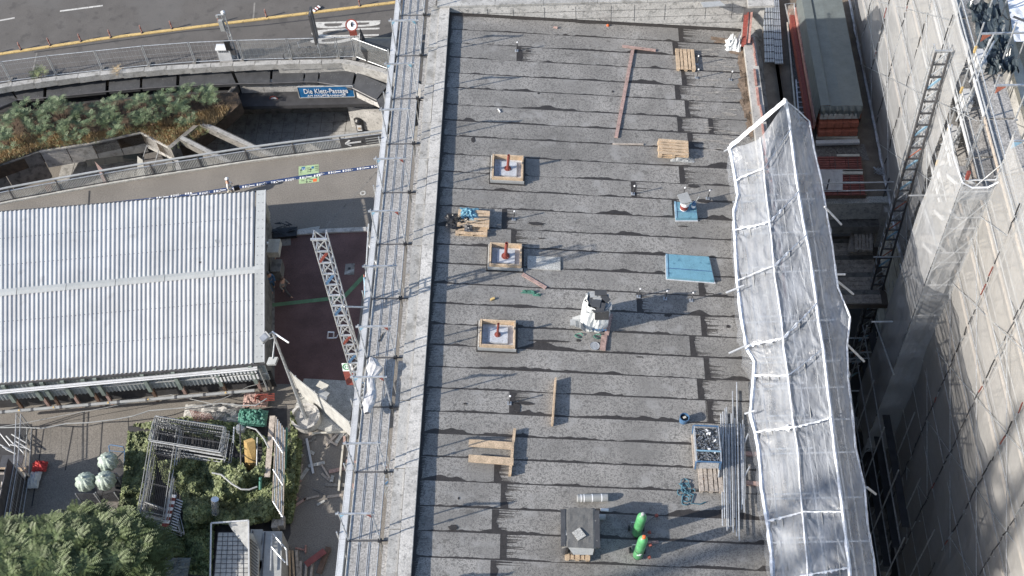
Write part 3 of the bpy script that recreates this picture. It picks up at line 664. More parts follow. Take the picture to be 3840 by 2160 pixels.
# stack of rolls under sheet
c = R(2163, 2032); t = T('sheeted_rolls', 'upright roofing rolls under a dark grey membrane sheet on a pallet', 'roll stack', c + UPR * .15)
for i in range(4):
    for j in range(5):
        q = c + RX * (-.42 + .28 * i) + Vector((0, -.42 + .25 * j, 0)) + UPR * .16; P('roll', MB().lathe(q, [(.12, 0), (.12, .92)], 12, UPR), M_dgrey, t)
rows = []
for i in range(15):
    r = []
    for j in range(15):
        u = i / 7 - 1; v = j / 7 - 1; e = max(abs(u), abs(v)); z = 1.12 - (max(0, abs(u) - .78) ** 1.5) * 1.2
        r.append(c + RX * (u * .57) + Vector((0, v * .68 - .02, 0)) + UPR * (z + .012 * fbm(u * 3, v * 3)))
    rows.append(r)
M_cov = mat('cover_membrane', (.15, .148, .14), .8, var=.12, bump=.4, bscale=12)
P('cover_sheet', MB().grid(rows), M_cov, t)
for sx in (-1, 1): P('side_band', MB().beam(c + RX * sx * .54 + Vector((0, -.66, 0)) + UPR * 1.09, c + RX * sx * .54 + Vector((0, .6, 0)) + UPR * 1.09, .15, .05), M_slate, t)
P('corner_flap', MB().sheet([c + RX * -.4 + Vector((0, -.68, 0)) + UPR * 1.1, c + RX * .42 + Vector((0, -.7, 0)) + UPR * 1.1, c + RX * .4 + Vector((0, -.82, 0)) + UPR * .9, c + RX * -.2 + Vector((0, -.84, 0)) + UPR * .9], .01, (0, -1, .5)), M_grey, t)
single('roof_tile', 'loose grey square tile on top of the sheeted roll stack', 'tile', MB().box(c + RX * -.05 + Vector((0, -.25, 0)) + UPR * 1.14, (.3, .34, .03), .6), M_slab)
single('paper_label', 'torn white label at the left edge of the sheeted roll stack', 'label', MB().box(c + RX * -.5 + Vector((0, -.15, 0)) + UPR * 1.1, (.1, .3, .02), .2), M_slab)
# jars/cans beside it
for (px, py), lb in (((2250, 1945), 'grey cartridge tin lying right of the sheeted stack'), ((2262, 1918), 'white plastic bottle beside the sheeted stack')):
    q = R(px, py) + UPR * .12; single('tin', lb, 'tin', MB().tube(q - RX * .1, q + RX * .16, .1 if py > 1930 else .05, 14), M_grey if py > 1930 else M_white)
# gas bottles
def gas(px, py, label, cap):
    q = R(px, py); t = T('gas_bottle', label, 'gas bottle', q, 'green gas bottles'); r = .158
    P('cylinder', MB().lathe(q + UPR * .04, [(r * .8, 0), (r, .06), (r, 1.2), (r * .93, 1.28), (r * .7, 1.37), (r * .35, 1.42), (.03, 1.43)], 24, UPR), M_green, t, smooth=True)
    P('foot_ring', MB().lathe(q, [(r * .85, 0), (r * .85, .06)], 20, UPR, cap=False), M_black, t)
    P('cap', MB().lathe(q + UPR * 1.43, [(.06, 0), (.06, .1), (.03, .14)], 12, UPR), cap, t)
    P('strap', MB().lathe(q + UPR * .55, [(r + .006, 0), (r + .006, .03)], 24, UPR, cap=False), M_black, t)
    for s in (-1, 1): P('trolley_wheel', MB().tube(q + RX * s * .2 + Vector((0, .16, .1)), q + RX * s * .26 + Vector((0, .16, .1)), .1, 12), M_black, t)
    P('trolley_frame', MB().path([q + RX * -.17 + Vector((0, .18, .1)), q + RX * -.17 + Vector((0, .18, .5)), q + RX * .17 + Vector((0, .18, .5)), q + RX * .17 + Vector((0, .18, .1))], .014), M_galv, t)
    return t
gas(2386, 2003, 'farther of the two green gas bottles, with a whitish cap', M_grey)
gb = gas(2390, 2087, 'nearer of the two green gas bottles, with an orange cap and white stamp', M_orange)
q = R(2390, 2087) + UPR * .45 + Vector((0, -.158, 0)); P('stencil_mark', MB().box(q + RX * -.03, (.12, .02, .05)).box(q + RX * .01 + UPR * .08, (.08, .02, .04)), M_white, gb)
for k, (a, b) in enumerate((((2402, 1985), (2455, 1940)), ((2420, 2005), (2428, 2003)), ((2420, 2040), (2432, 2050)), ((2410, 2095), (2428, 2096)))):
    p, q = R(*a) + UPR * .1, R(*b) + UPR * .1; t = T('gas_burner', ['thin burner lance reaching up right of the far bottle', 'rusty burner head between the two bottles', 'red hose regulator right of the near bottle', 'red burner head at the foot of the near bottle'][k], 'burner', p)
    P('lance', MB().path([p, (p + q) / 2 + UPR * .03, q], .013, 5), M_dgrey, t); P('head', MB().lathe(q, [(.05, 0), (.06, .09), (.04, .1)], 10, (1, .2, .3)), M_red, t)
single('offcut_strip', 'flat pinkish batten between the gas bottles and the tube shadow', 'batten', MB().beam(R(2424, 2040) + UPR * .05, R(2468, 2034) + UPR * .05, .08, .03), M_woodp)
# red beam on the right parapet
a = W(2803, 38, .1); b = W(2795, 168, -1.0)
t = T('steel_beam', 'rusty red steel beam standing askew on the far right wall', 'beam', b)
P('web', MB().beam(b, W(2806, 42, -.2), .05, .3), M_red, t); P('flange', MB().beam(b + Vector((.12, 0, .1)), W(2806, 42, -.2) + Vector((.12, 0, .1)), .14, .03), M_rust, t); P('flange', MB().beam(b + Vector((-.1, 0, -.1)), W(2806, 42, -.2) + Vector((-.1, 0, -.1)), .14, .03), M_red, t)
drop(pp); drop(ppg)
# ================================================================ LEFT FACADE SCAFFOLD
ZD = .1
FY = [43.6, 41.13, 38.66, 36.18, 33.71, 31.2, 28.69, 26.21, 23.67, 21.67, 19.2, 16.76, 14.3, 11.9]
sc = T('facade_scaffold', 'long grey steel deck scaffold running along the left edge of the roof', 'scaffold', (-6.9, 28, -22.9))
for a, b in zip(FY[:-1], FY[1:]):
    for k in range(3):
        x = -7.28 + k * .33; P('deck_board', MB().box((x, (a + b) / 2, ZD), (.315, a - b - .07, .06)), M_deck, sc)
    P('deck_board', MB().box((-6.17, (a + b) / 2 - .05, ZD - .01), (.33, a - b - .16, .05)), M_deck, sc)
    if b > 10:
        P('toe_beam', MB().box((-7.63, (a + b) / 2, ZD + .06), (.17, a - b - .012, .16)).box((-7.74, (a + b) / 2, ZD + .03), (.03, a - b - .01, .2)), M_alu, sc)
        for x in (-7.28, -6.95, -6.62):
            P('deck_rib', MB().box((x - .14, (a + b) / 2, ZD + .036), (.02, a - b - .1, .02)).box((x + .14, (a + b) / 2, ZD + .036), (.02, a - b - .1, .02)), M_galv, sc)
for i, y in enumerate(FY[1:-1]):
    P('transom', MB().tube((-7.5, y, ZD + .02), (-5.98, y, ZD + .02), .03, 8), M_dgrey, sc)
    for x, tg in ((-7.46, 1), (-6.44, 1)):
        q = P('standard', MB().tube((x, y, ZD - (3 if x > -7 else 22.9)), (x, y, ZD + 2.12), .025, 8), M_galv, sc)
        for z in (.55, 1.1): P('rosette', MB().box((x, y, ZD + z), (.07, .07, .05)), M_galv, q)
    P('head_rail', MB().beam((-7.56, y, ZD + 2.0), (-6.34, y, ZD + 2.0), .05, .07), M_galv, sc)
    if i % 3 != 0:
        P('corner_gusset', MB().sheet([(-6.47, y - .02, ZD + 1.97), (-6.6, y - .02, ZD + 1.97), (-6.47, y - .02, ZD + 1.8)], .02, (0, 1, 0)), M_red if i > 3 else M_blue, sc)
        P('corner_gusset', MB().sheet([(-7.43, y - .02, ZD + 1.97), (-7.3, y - .02, ZD + 1.97), (-7.43, y - .02, ZD + 1.8)], .02, (0, 1, 0)), M_skyb, sc)
    P('wall_tie', MB().tube((-6.0, y - .1, ZD + .0), (-5.75, y - .1, ZD - .02), .02, 6), M_dgrey, sc)
    P('base_clamp', MB().box((-6.44, y - .03, ZD + .1), (.12, .12, .1)), M_black, sc)
for z in (-1.9, -3.9, -5.9):                # lower lifts, seen only at the outer edge
    P('guard_tube', MB().tube((-7.85, 12, z), (-7.85, 43, z), .025, 6), M_galv, sc)
for i, y in enumerate(FY[2:-1]):
    P('outer_tube', MB().tube((-7.84, y + .2, -8), (-7.84, y + .2, .35), .025, 6), M_galv, sc)
# cluster of tubes around the tie of the lattice tower
P('outer_tube', MB().tube(AX(1383, 840, -8.0), AX(1370, 1075, -8.0), .035, 8), M_galv, sc)
P('outer_tube', MB().tube(AX(1400, 880, -7.9), AX(1398, 1010, -7.9), .04, 8), M_dgrey, sc)
P('striped_tube', MB().tube(AX(1366, 1040, -8.05), AX(1371, 1135, -8.05), .035, 8), M_skyb, sc)
P('striped_tube', MB().tube(AX(1366, 1030, -8.1), AX(1367, 1090, -8.1), .035, 8), M_red, sc)
P('outer_tube', MB().tube(AX(1378, 905, -8.2), AX(1420, 1010, -7.8), .03, 8), M_galv, sc)
P('step_plate', MB().box((-6.15, 27.9, .2), (.35, 1.3, .04)), M_deck, sc)
# rear scaffold strip behind the back wall
P('deck_board', MB().box((1.2, 42.35, .1), (14.5, .6, .05)), M_deck, sc)
for x in (-4, -1.6, 1, 3.6, 6.2): P('transom', MB().tube((x, 42.0, .16), (x, 43.0, .16), .03), M_dgrey, sc)
# netting bundle on the scaffold
mb = MB(); rows = []
ctr = [(1395, 1345), (1408, 1385), (1390, 1420), (1395, 1470), (1385, 1510), (1378, 1550)]; wid = [.12, .28, .13, .16, .22, .1]
for i in range(31):
    t_ = i / 30 * 5; k = min(4, int(t_)); f = t_ - k; c = W(*[ctr[k][j] * (1 - f) + ctr[k + 1][j] * f for j in (0, 1)], .55); w_ = wid[k] * (1 - f) + wid[k + 1] * f
    rows.append([c + Vector((w_ * math.cos(a), 0, w_ * .8 * math.sin(a))) * (1 + .35 * fbm(i * .2, math.cos(a) * 1.6, math.sin(a) * 1.6)) for a in [2 * math.pi * j / 18 for j in range(19)]])
single('plastic_bundle', 'crumpled translucent plastic sheet bundled over the edge of the left scaffold', 'plastic sheet', mb.grid(rows), mat('milky_foil', (.5, .5, .51), .25, var=.2, scale=5, bump=1, bscale=7), smooth=False)
single('loose_wire', 'thin black wire loop lying on the scaffold deck', 'wire', MB().path([W(1420, 1280, .16), W(1428, 1262, .16), W(1440, 1245, .16), W(1432, 1262, .16), W(1424, 1280, .16)], .012, 4), M_black)
# ---- lattice towers
def lattice(name, label, a, b, n, xw=.42, yw=.4, cols=(), m=None, dark=False):
    a = Vector(a); b = Vector(b); t = T(name, label, 'lattice tower', b); m = m or M_galv
    X1 = Vector((xw, 0, 0)); Y1 = Vector((0, yw, 0))
    cs = [Vector((0, 0, 0)), X1]
    for c in cs: P('chord', MB().tube(a + c, b + c, .05 if dark else .03, 8), M_dgrey if dark else m, t)
    for c in [Y1, X1 + Y1]: P('chord', MB().tube(a + c, b + c, .026, 6), m, t)
    for k in range(n):
        p = a.lerp(b, k / n); q = a.lerp(b, (k + .5) / n); e = a.lerp(b, (k + 1) / n)
        P('rung', MB().beam(p, p + X1, .06, .06), M_dgrey if dark else m, t); P('side_rung', MB().beam(p, p + Y1, .03, .03), m, t); P('side_rung', MB().beam(p + X1, p + X1 + Y1, .03, .03), m, t)
        c = cols[k % len(cols)] if cols else m
        P('diagonal', MB().beam(p + X1, e, .09 if c in (M_red, M_skyb, M_bluep, M_orange) else .04, .03, (0, -1, 0)), c, t)
        if not dark: P('diagonal', MB().beam(p + Y1, e + Y1 + X1, .035, .03, (0, -1, 0)), m, t)
    P('head_bar', MB().beam(a + Vector((-.06, 0, .03)), a + X1 + Vector((.08, 0, .03)), .07, .07), m, t)
    return t
lx = AX(1172, 900, -8.75); ly = AX(1323, 1446, -8.75)
lattice('lattice_tower', 'grey lattice tower with red and blue diagonals standing left of the roof scaffold', (lx.x, lx.y, lx.z), (ly.x, ly.y, -22.9), 44, .42, .4, (M_galv, M_red, M_galv, M_bluep, M_galv, M_galv, M_bluep, M_galv))
P('tie_tube', MB().tube(AX(1290, 1150, -8.3), AX(1378, 1152, -7.6), .035, 8), M_galv, sc)
P('brace_tube', MB().tube(AX(1280, 1150, -8.4), AX(1355, 1320, -8.0), .04, 8), M_galv, sc)
# ================================================================ WHITE SHED
ZS = -19.6
c1, c2, c3, c4 = W(-120, 805, ZS), W(995, 715, ZS), W(990, 1360, ZS), W(-120, 1446, ZS)
r1, r2 = W(-120, 1110, ZS + .35), W(990, 1010, ZS + .35)
sh = T('market_shed', 'long low shed with white ribbed metal roof on the forecourt', 'shed', (c1 + c3) / 2 * 1.0)
sh.location.z = G
ax = (c2 - c1).normalized()
def slope_panel(a0, a1, b0, b1, u0, u1, seg):   # a edge (ridge) b edge (eave), trapezoid ribs between fractions u0..u1
    L = (a1 - a0).length; n = seg; mb = MB(); top = []; bot = []
    for k in range(n):
        for f, z in ((0, 0), (.30, 0), (.42, .055), (.68, .055), (.80, 0)):
            u = u0 + (u1 - u0) * (k + f) / n; top.append(a0.lerp(a1, u) + Vector((0, 0, z))); bot.append(b0.lerp(b1, u) + Vector((0, 0, z)))
    u = u1 - .0002; top.append(a0.lerp(a1, u)); bot.append(b0.lerp(b1, u)); mid = [p.lerp(q, .5) for p, q in zip(top, bot)]
    return mb.grid([top, mid, bot])
NP = 16
for k in range(NP):
    u0 = k / NP * .965; u1 = (k + 1) / NP * .965
    P('roof_panel', slope_panel(r1, r2, c1, c2, u0, u1, 4), M_shed, sh); P('roof_panel', slope_panel(r1, r2, c4, c3, u0, u1, 4), M_shed, sh)
d_ = (c3 - c2).normalized(); nn = Vector((0, 0, .07))
for k in range(6):
    a = r1.lerp(r2, k / 6) + nn; b = r1.lerp(r2, (k + 1) / 6 - .002) + nn
    P('ridge_cap', MB().sheet([a - d_ * .24 - nn * .4, b - d_ * .24 - nn * .4, b, a], .01, (0, 0, 1)).sheet([a, b, b + d_ * .24 - nn * .4, a + d_ * .24 - nn * .4], .01, (0, 0, 1)), M_shedg, sh)
for p, q in ((c2, r2), (r2, c3)):
    P('verge_flashing', MB().sheet([p - ax * .52 + nn, p + nn, q + nn, q - ax * .52 + nn], .02, (0, 0, 1)), M_shedg, sh)
    P('verge_edge', MB().beam(p + ax * .02, q + ax * .02, .04, .2), M_alu, sh)
    for k in range(9):
        for o_ in (.12, .38): 
            z = p.lerp(q, (k + .5) / 9) - ax * o_ + nn * 1.25; P('screw', MB().box(z, (.03, .03, .02)), M_dgrey, sh)
M_scr = M_dgrey; mb = MB()
for f in (.33, .66):
    for k in range(64):
        for (A, B) in ((c1, c2), (c4, c3)):
            u = (k + .15) / 64 * .965; z = r1.lerp(r2, u).lerp(A.lerp(B, u), f); mb.box(z + Vector((0, 0, .01)), (.035, .035, .02))
P('roof_screws', mb, M_scr, sh, kind='stuff')
P('eave_trim', MB().beam(c1 + Vector((0, .05, -.05)), c2 + Vector((0, .05, -.05)), .06, .12), M_dgrey, sh)
# front: fascia, gutter, cladding, posts, pipe
fr = Vector((d_.x, d_.y, 0)); dn = Vector((0, 0, -1))
P('eave_trim', MB().beam(c4 - fr * -.03 + dn * .1, c3 - fr * -.03 + dn * .1, .06, .16), M_dgrey, sh)
g0 = W(-120, 1478, ZS - .25); g1 = W(965, 1378, ZS - .25)
P('gutter', MB().tube(g0, g1, .075, 10), M_alu, sh); P('gutter_lip', MB().beam(g0 + fr * .12 + dn * .03, g1 + fr * .12 + dn * .03, .05, .05), M_white, sh)
w0 = c4 + fr * -.1 + dn * .3; w1 = c3 + fr * -.1 + dn * .3
mb = MB(); top = []; bot = []; N = 74
for k in range(N):
    for f, o_ in ((0, 0), (.3, 0), (.42, .05), (.72, .05), (.85, 0)):
        p = w0.lerp(w1, (k + f) / N) + fr * o_; top.append(p); bot.append(p + dn * 1.55)
P('wall_cladding', mb.grid([top, bot]), M_shedw, sh)
P('recess_shade_wall', MB().beam(w0 - fr * .5 + dn * 2.35, w1 - fr * .5 + dn * 2.35, .1, 1.6), M_dark, sh)  # dark sheet standing in for the shade of the open recess
P('cladding_rail', MB().beam(w0 + fr * .1 + dn * .8, w1 + fr * .1 + dn * .8, .08, .06), M_grey, sh)
for k, u in enumerate((.02, .115, .21, .245, .315, .385, .425, .585, .69, .83, .95)):
    p = w0.lerp(w1, u) + fr * .16; P('post', MB().box(p + dn * .7, (.2, .16, 1.75), math.atan2(ax.y, ax.x)), M_post, sh)
    P('lower_post', MB().box(p + dn * 2.25 - fr * .2, (.16, .14, 1.4), math.atan2(ax.y, ax.x)), M_woodd if k % 2 else M_woodp, sh)
P('downpipe', MB().tube(w1 + fr * .2 - ax * .35 + dn * .1, w1 + fr * .2 - ax * .35 + dn * 2.4, .05, 8), M_grey, sh)
a = W(-120, 1556, ZS - 1.55); b = W(955, 1464, ZS - 1.75)
pi_ = P('service_pipe', MB().tube(a, b, .09, 10), M_grey, sh)
for k in range(9): P('pipe_collar', MB().tube(a.lerp(b, .12 + k * .1), a.lerp(b, .128 + k * .1), .105, 10), M_dgrey, pi_)
for k, u in enumerate((.18, .3, .49, .63, .9)):
    p = a.lerp(b, u) + Vector((0, -.04, .09)); P('warning_triangle', MB().add([p + Vector((-.07, -.05, 0)), p + Vector((.07, -.05, 0)), p + Vector((0, .07, .03))], [(0, 1, 2)]), M_yel, pi_)
# gable end
P('gable_cladding', MB().sheet([c2 - ax * .25 + dn * .15 - fr * -.3, c3 - ax * .25 + dn * .15 - fr * .3, c3 - ax * .25 + dn * 3.3 - fr * .3, c2 - ax * .25 + dn * 3.3 - fr * -.3], .1, ax), M_cdark, sh)
for k in range(4): P('gable_post', MB().box(c2 - ax * .1 + fr * (.5 + k * .22) + dn * .9, (.1, .08, 1.5)), M_cream, sh)
P('gable_shelf', MB().box(c2 + ax * .15 + fr * 2.9 + dn * 1.9, (.7, 1.0, .5)), M_cream, sh)
P('gable_shelf', MB().box(c2 + ax * .2 + fr * 4.0 + dn * 2.6, (.6, .9, .9)), M_cdark, sh)
for k in range(26): P('louvre', MB().box(c3 - ax * 3.0 + fr * .12 + ax * (k % 13) * .2 + dn * (.55 if k < 13 else 1.15), (.1, .04, .42), .1), M_white, sh)
single('leaf_debris', 'small grey leaf lying on the white shed roof', 'litter', MB().sheet([W(810, 895, ZS + .35), W(816, 905, ZS + .35), W(812, 912, ZS + .35), W(806, 903, ZS + .35)], .01, (0, 0, 1)), M_grey)
single('brick_piece', 'brown fragment lying on the white shed roof', 'litter', MB().box(W(751, 984, ZS + .3), (.1, .1, .06)), M_dgrey)
# cables looping along the shed
for pts, lb in (([(-60, 1605), (70, 1602), (160, 1606), (250, 1588), (330, 1585), (430, 1573), (500, 1560), (560, 1540), (700, 1528), (830, 1512), (900, 1520), (960, 1520), (1000, 1495)], 'thick grey hose looping along the foot of the shed front'),
                ([(-60, 1610), (100, 1585), (250, 1555), (400, 1528), (520, 1502), (640, 1480), (800, 1515)], 'thin straight cable strung below the shed pipe'), ([(800, 1510), (870, 1480), (930, 1450), (990, 1435)], 'short cable rising to the shed corner')):
    single('cable', lb, 'cable', MB().path([W(x, y, G + 1.1) for x, y in pts], .035 if 'thick' in lb else .018, 6), M_grey)
# ================================================================ FORECOURT THINGS
def person(p, h, rz, jacket, trousers, hat, label, stride=.25, pose=0):
    t = T('person', label, 'person', p); s = h / 1.75
    def sk(name, pts, edges, rad, m):
        me = bpy.data.meshes.new(name); Rz = Matrix.Rotation(rz, 3, 'Z')
        me.from_pydata([Rz @ (Vector(q) * s) for q in pts], edges, []); o = bpy.data.objects.new(name, me); COL.objects.link(o); o.parent = t
        mo = o.modifiers.new('s', 'SKIN'); me.skin_vertices[0].data[0].use_root = True
        for i, r in enumerate(rad): me.skin_vertices[0].data[i].radius = (r[0] * s, r[1] * s) if isinstance(r, tuple) else (r * s, r * s)
        sb = o.modifiers.new('d', 'SUBSURF'); sb.levels = 2; sb.render_levels = 2; me.materials.append(m); return o
    st = stride
    pts = [(0, 0, .95), (0, .02, 1.2), (0, 0, 1.42), (0, .02, 1.52), (0, .04, 1.62), (0, .04, 1.72), (.1, 0, .9), (.11, st * .5, .5), (.1, st, .08), (.1, st + .14, .04), (-.1, 0, .9), (-.11, -st * .3, .5), (-.1, -st, .08), (-.1, -st + .14, .04),
           (.19, 0, 1.4), (.26, -.06, 1.13), (.27, .1, .9), (.27, .14, .82), (-.19, 0, 1.4), (-.26, .04, 1.13), (-.26, .2, .95), (-.26, .25, .88)]
    ed = [(0, 1), (1, 2), (2, 3), (3, 4), (4, 5), (0, 6), (6, 7), (7, 8), (8, 9), (0, 10), (10, 11), (11, 12), (12, 13), (2, 14), (14, 15), (15, 16), (16, 17), (2, 18), (18, 19), (19, 20), (20, 21)]
    rad = [(.13, .1), (.13, .1), (.15, .1), .055, .095, .08, .08, .055, .04, .035, .08, .055, .04, .035, .055, .042, .033, .03, .055, .042, .033, .03]
    body = sk('body', pts, ed, rad, M_skin)
    sk('jacket', [pts[i] for i in (0, 1, 2, 14, 15, 16, 18, 19, 20)], [(0, 1), (1, 2), (2, 3), (3, 4), (4, 5), (2, 6), (6, 7), (7, 8)], [(.16, .13), (.155, .12), (.17, .12), .075, .062, .05, .075, .062, .05], jacket)
    sk('trousers', [pts[i] for i in (0, 6, 7, 8, 10, 11, 12)], [(0, 1), (1, 2), (2, 3), (0, 4), (4, 5), (5, 6)], [(.15, .12), .1, .075, .06, .1, .075, .06], trousers)
    Rz = Matrix.Rotation(rz, 3, 'Z')
    P('headwear', MB().lathe(p + Rz @ Vector((0, .04, 1.67)) * s, [(.12 * s, 0), (.118 * s, .05), (.08 * s, .1), (.02, .12)], 12), hat, t, smooth=True)
    P('face', MB().lathe(p + Rz @ Vector((0, .12, 1.62)) * s, [(.02, -.04), (.03, 0), (.01, .03)], 6), M_skin, t)
    return t
person(GP(872, 738), 1.78, math.radians(-75), M_white, M_cream, M_white, 'person in white clothes and white cap walking along the blue floor strip', .3)
hb = GP(885, 735); single('shoulder_bag', 'dark bag held by the person in white', 'bag', MB().box(hb + Vector((.25, -.05, .85)), (.35, .18, .3), .3), M_black)
person(GP(1025, 975), 1.75, math.radians(160), M_rust, M_cream, M_white, 'worker in orange red clothes with a pale helmet beside the shed gable', .15)
person(GP(1025, 1085), 1.75, math.radians(200), M_bluep, M_bluep, M_dgrey, 'dark haired person in dark blue beside the shed gable', .2)
person(GP(1075, 1105), 1.72, math.radians(250), M_cdark, M_dgrey, M_woodd, 'person in brown walking over the dark red paving by the shed', .35)
# stack of black crates by the shed corner
t = T('crate_stack', 'black folded racks piled on the paving behind the shed corner', 'rack', GP(1065, 868))
for k in range(16):
    q = GP(U(1035, 1100), U(855, 882)) + Vector((0, 0, U(.1, .6))); P('rack_bar', MB().beam(q, q + Vector((U(-.6, .6), U(-.3, .3), U(-.1, .1))), .05, .04), M_black, t)
P('rack_base', MB().box(GP(1068, 875, .12), (1.5, .7, .22), .1), M_black, t)
# white hoop
b0 = GP(1228, 1268)
t = T('bike_hoop', 'white tubular hoop standing on the dark red paving', 'hoop', b0)
P('hoop_tube', MB().path([b0, W(1231, 1245, G + .6), W(1252, 1246, G + .6), GP(1250, 1267), GP(1262, 1266), W(1268, 1255, G + .3)], .04, 6).tube(b0, GP(1262, 1267), .04, 6), M_white, t)
# lamp post with floodlights, in a concrete ring
lb_ = GP(1150, 1578); lt = T('light_mast', 'leaning light mast with floodlights planted in a round concrete base', 'light mast', lb_)
top = lb_ + Vector((-.15, .2, 8.6))
P('pole', MB().tube(lb_, top, .11, 10, .06), M_galv, lt)
P('concrete_base', MB().lathe(lb_, [(.82, 0), (.82, .55), (.68, .55), (.66, .35)], 24), M_conc, lt)
fl = V(lb_, 1045, 1300); hgt = fl.z
def near(px, py): return AX(px, py, top.x) 
h1 = W(998, 1262, top.z + .1); h2 = W(1022, 1347, top.z - .9); h3 = W(1083, 1285, top.z + .1)
for q, nm in ((h1, 1), (h2, 1)):
    P('arm', MB().tube(top if q is h1 else top - Vector((0, 0, .6)), q, .035, 8), M_galv, lt)
    q2 = P('floodlight', MB().box(q + (q - top).normalized() * .1, (.52, .42, .12), .8, Matrix.Rotation(.7 if q is h1 else -.2, 3, 'Z') @ Matrix.Rotation(-.3, 3, 'Y')), M_grey, lt)
    P('louvre_glass', MB().box(q + (q - top).normalized() * .16 + Vector((0, 0, .065)), (.36, .34, .02), .8, Matrix.Rotation(.7 if q is h1 else -.2, 3, 'Z') @ Matrix.Rotation(-.3, 3, 'Y')), M_glass, lt)
P('arm', MB().tube(top, h3, .045, 8), M_white, lt)
P('cross_bracket', MB().tube(top - Vector((.25, .1, .5)), top - Vector((-.25, -.1, .5)), .03), M_galv, lt)
P('cable', MB().path([lb_ + Vector((.1, 0, .5)), lb_.lerp(top, .3) + Vector((.14, 0, 0)), lb_.lerp(top, .7) + Vector((.12, 0, 0)), top - Vector((0, 0, .5))], .012, 4), M_black, lt)
# bus stop sign
b0 = AX(1290, 1372, -14.2); 
t = T('stop_sign', 'red and white stop board with a green ringed H behind the lattice tower foot', 'sign', (b0.x, b0.y, G))
zt = W(1283, 1362, G + 3.3); 
def sg(px, py): return W(px, py, G + 3.3 - (py - 1362) * .014)
P('board', MB().sheet([sg(1281, 1362), sg(1322, 1362), sg(1326, 1392), sg(1286, 1392)], .03, (0, -.6, .8)), M_white, t)
P('red_board', MB().sheet([sg(1286, 1392), sg(1326, 1392), sg(1334, 1444), sg(1300, 1444)], .03, (0, -.6, .8)), M_red, t)
e = (sg(1322, 1362) - sg(1281, 1362)).normalized(); u_ = (sg(1281, 1362) - sg(1286, 1392)).normalized(); nn_ = e.cross(u_)
P('ring', MB().lathe(sg(1298, 1375) + nn_ * .02, [(.2, 0), (.2, .01), (.15, .01), (.15, 0)], 18, nn_, cap=False), M_green, t)
text('letter_h', 'H', .26, M_green, t, sg(1298, 1375) + nn_ * .02 - e * .09 - u_ * .09, e, u_)
for k in range(3): P('text_line', MB().sheet([sg(1296 + k, 1400 + 11 * k), sg(1322 + k, 1400 + 11 * k), sg(1322 + k, 1403 + 11 * k), sg(1296 + k, 1403 + 11 * k)], .034, (0, -.6, .8)), M_white, t)
P('sign_post', MB().tube(Vector((zt.x + .4, zt.y - .3, G)), zt + Vector((.4, -.3, 0)), .04, 8), M_galv, t)
# small floodlight in front of the hoarding
q = GP(1215, 1470, 2.2); t = T('work_lamp', 'small floodlight with a cream shade above the pale hoarding', 'lamp', (q.x, q.y, G + .05))
P('shade', MB().box(q + Vector((-.1, .35, .1)), (.6, .35, .06), -.5), M_cream, t); P('lamp_housing', MB().box(q + Vector((0, -.1, 0)), (.6, .3, .14), -.5), M_grey, t); P('lamp_glass', MB().box(q + Vector((0, -.3, -.02)), (.5, .14, .1), -.5), M_glass, t); P('lamp_pole', MB().tube((q.x, q.y, G), q, .03), M_galv, t)
# pale hoarding and fences
hp = [GP(1090, 1440), GP(1130, 1482), GP(1200, 1538), GP(1262, 1592), GP(1330, 1650)]
t = T('hoarding', 'white hoarding of solid panels running aslant behind the light mast', 'hoarding', hp[2])
for a, b in zip(hp[:-1], hp[1:]):
    P('panel', MB().sheet([a, b - (b - a) * .01, b - (b - a) * .01 + Vector((0, 0, 1.9)), a + Vector((0, 0, 1.9))], .04, (-1, -1, 0)), M_hoard, t)
    P('panel_post', MB().tube(b + Vector((.05, .05, 0)), b + Vector((.05, .05, 2.0)), .03), M_galv, t)
# bottom centre: planks, tubes, blocks
for k in range(34):
    x, y = U(1080, 1330), U(1600, 1900); L = U(.3, 1.1); a = U(0, 3.1)
    q = GP(x, y, .03 + .02 * (k % 3))
    single('debris_board', 'weathered debris board lying on the littered ground between scaffold and fence', 'board', MB().box(q, (L, U(.08, .22), .03), a), random.choice([M_woodg, M_woodp, M_cdark, M_slab]), 'debris boards on the littered ground')
for a, b, m, w_, lb in [((1150, 1645), (1175, 1775), M_alu, .12, 'pale metal tube lying across the littered ground'), ((1170, 1625), (1300, 1620), M_cream, .1, 'pale long batten below the concrete base'), ((1286, 1670), (1270, 1840), M_cream, .1, 'upright pale batten next to the scaffold edge'),
                        ((1195, 2150), (1232, 2052), M_woodd, .28, 'brown plank leaning by the red board'), ((1085, 2065), (1088, 2170), M_wood, .1, 'first of the timber beams at the bottom edge'), ((1097, 2065), (1103, 2170), M_wood, .1, 'second of the timber beams at the bottom edge'), ((1112, 2064), (1118, 2170), M_woodg, .14, 'third of the timber beams at the bottom edge'),
                        ((1128, 2105), (1126, 2175), M_woodg, .14, 'fourth timber beam, shorter, at the bottom edge'), ((1150, 2105), (1145, 2175), M_woodg, .12, 'fifth timber beam at the bottom edge'), ((1172, 2110), (1165, 2175), M_woodg, .12, 'sixth timber beam beside the brown plank')]:
    single('plank', lb, 'plank', MB().beam(GP(*a, .12), GP(*b, .12), w_, .08), m)
single('red_board', 'red painted board lying on the planks at the bottom edge', 'board', MB().beam(GP(1146, 2118, .4), GP(1218, 2065, .4), .34, .04), mat('red_board', (.25, .07, .06), .6))
single('red_clamp', 'bent red clamp lying by the timber beams', 'clamp', MB().path([GP(1108, 2055, .1), GP(1140, 2062, .1), GP(1146, 2045, .1), GP(1145, 2075, .1)], .05, 6), M_rust)
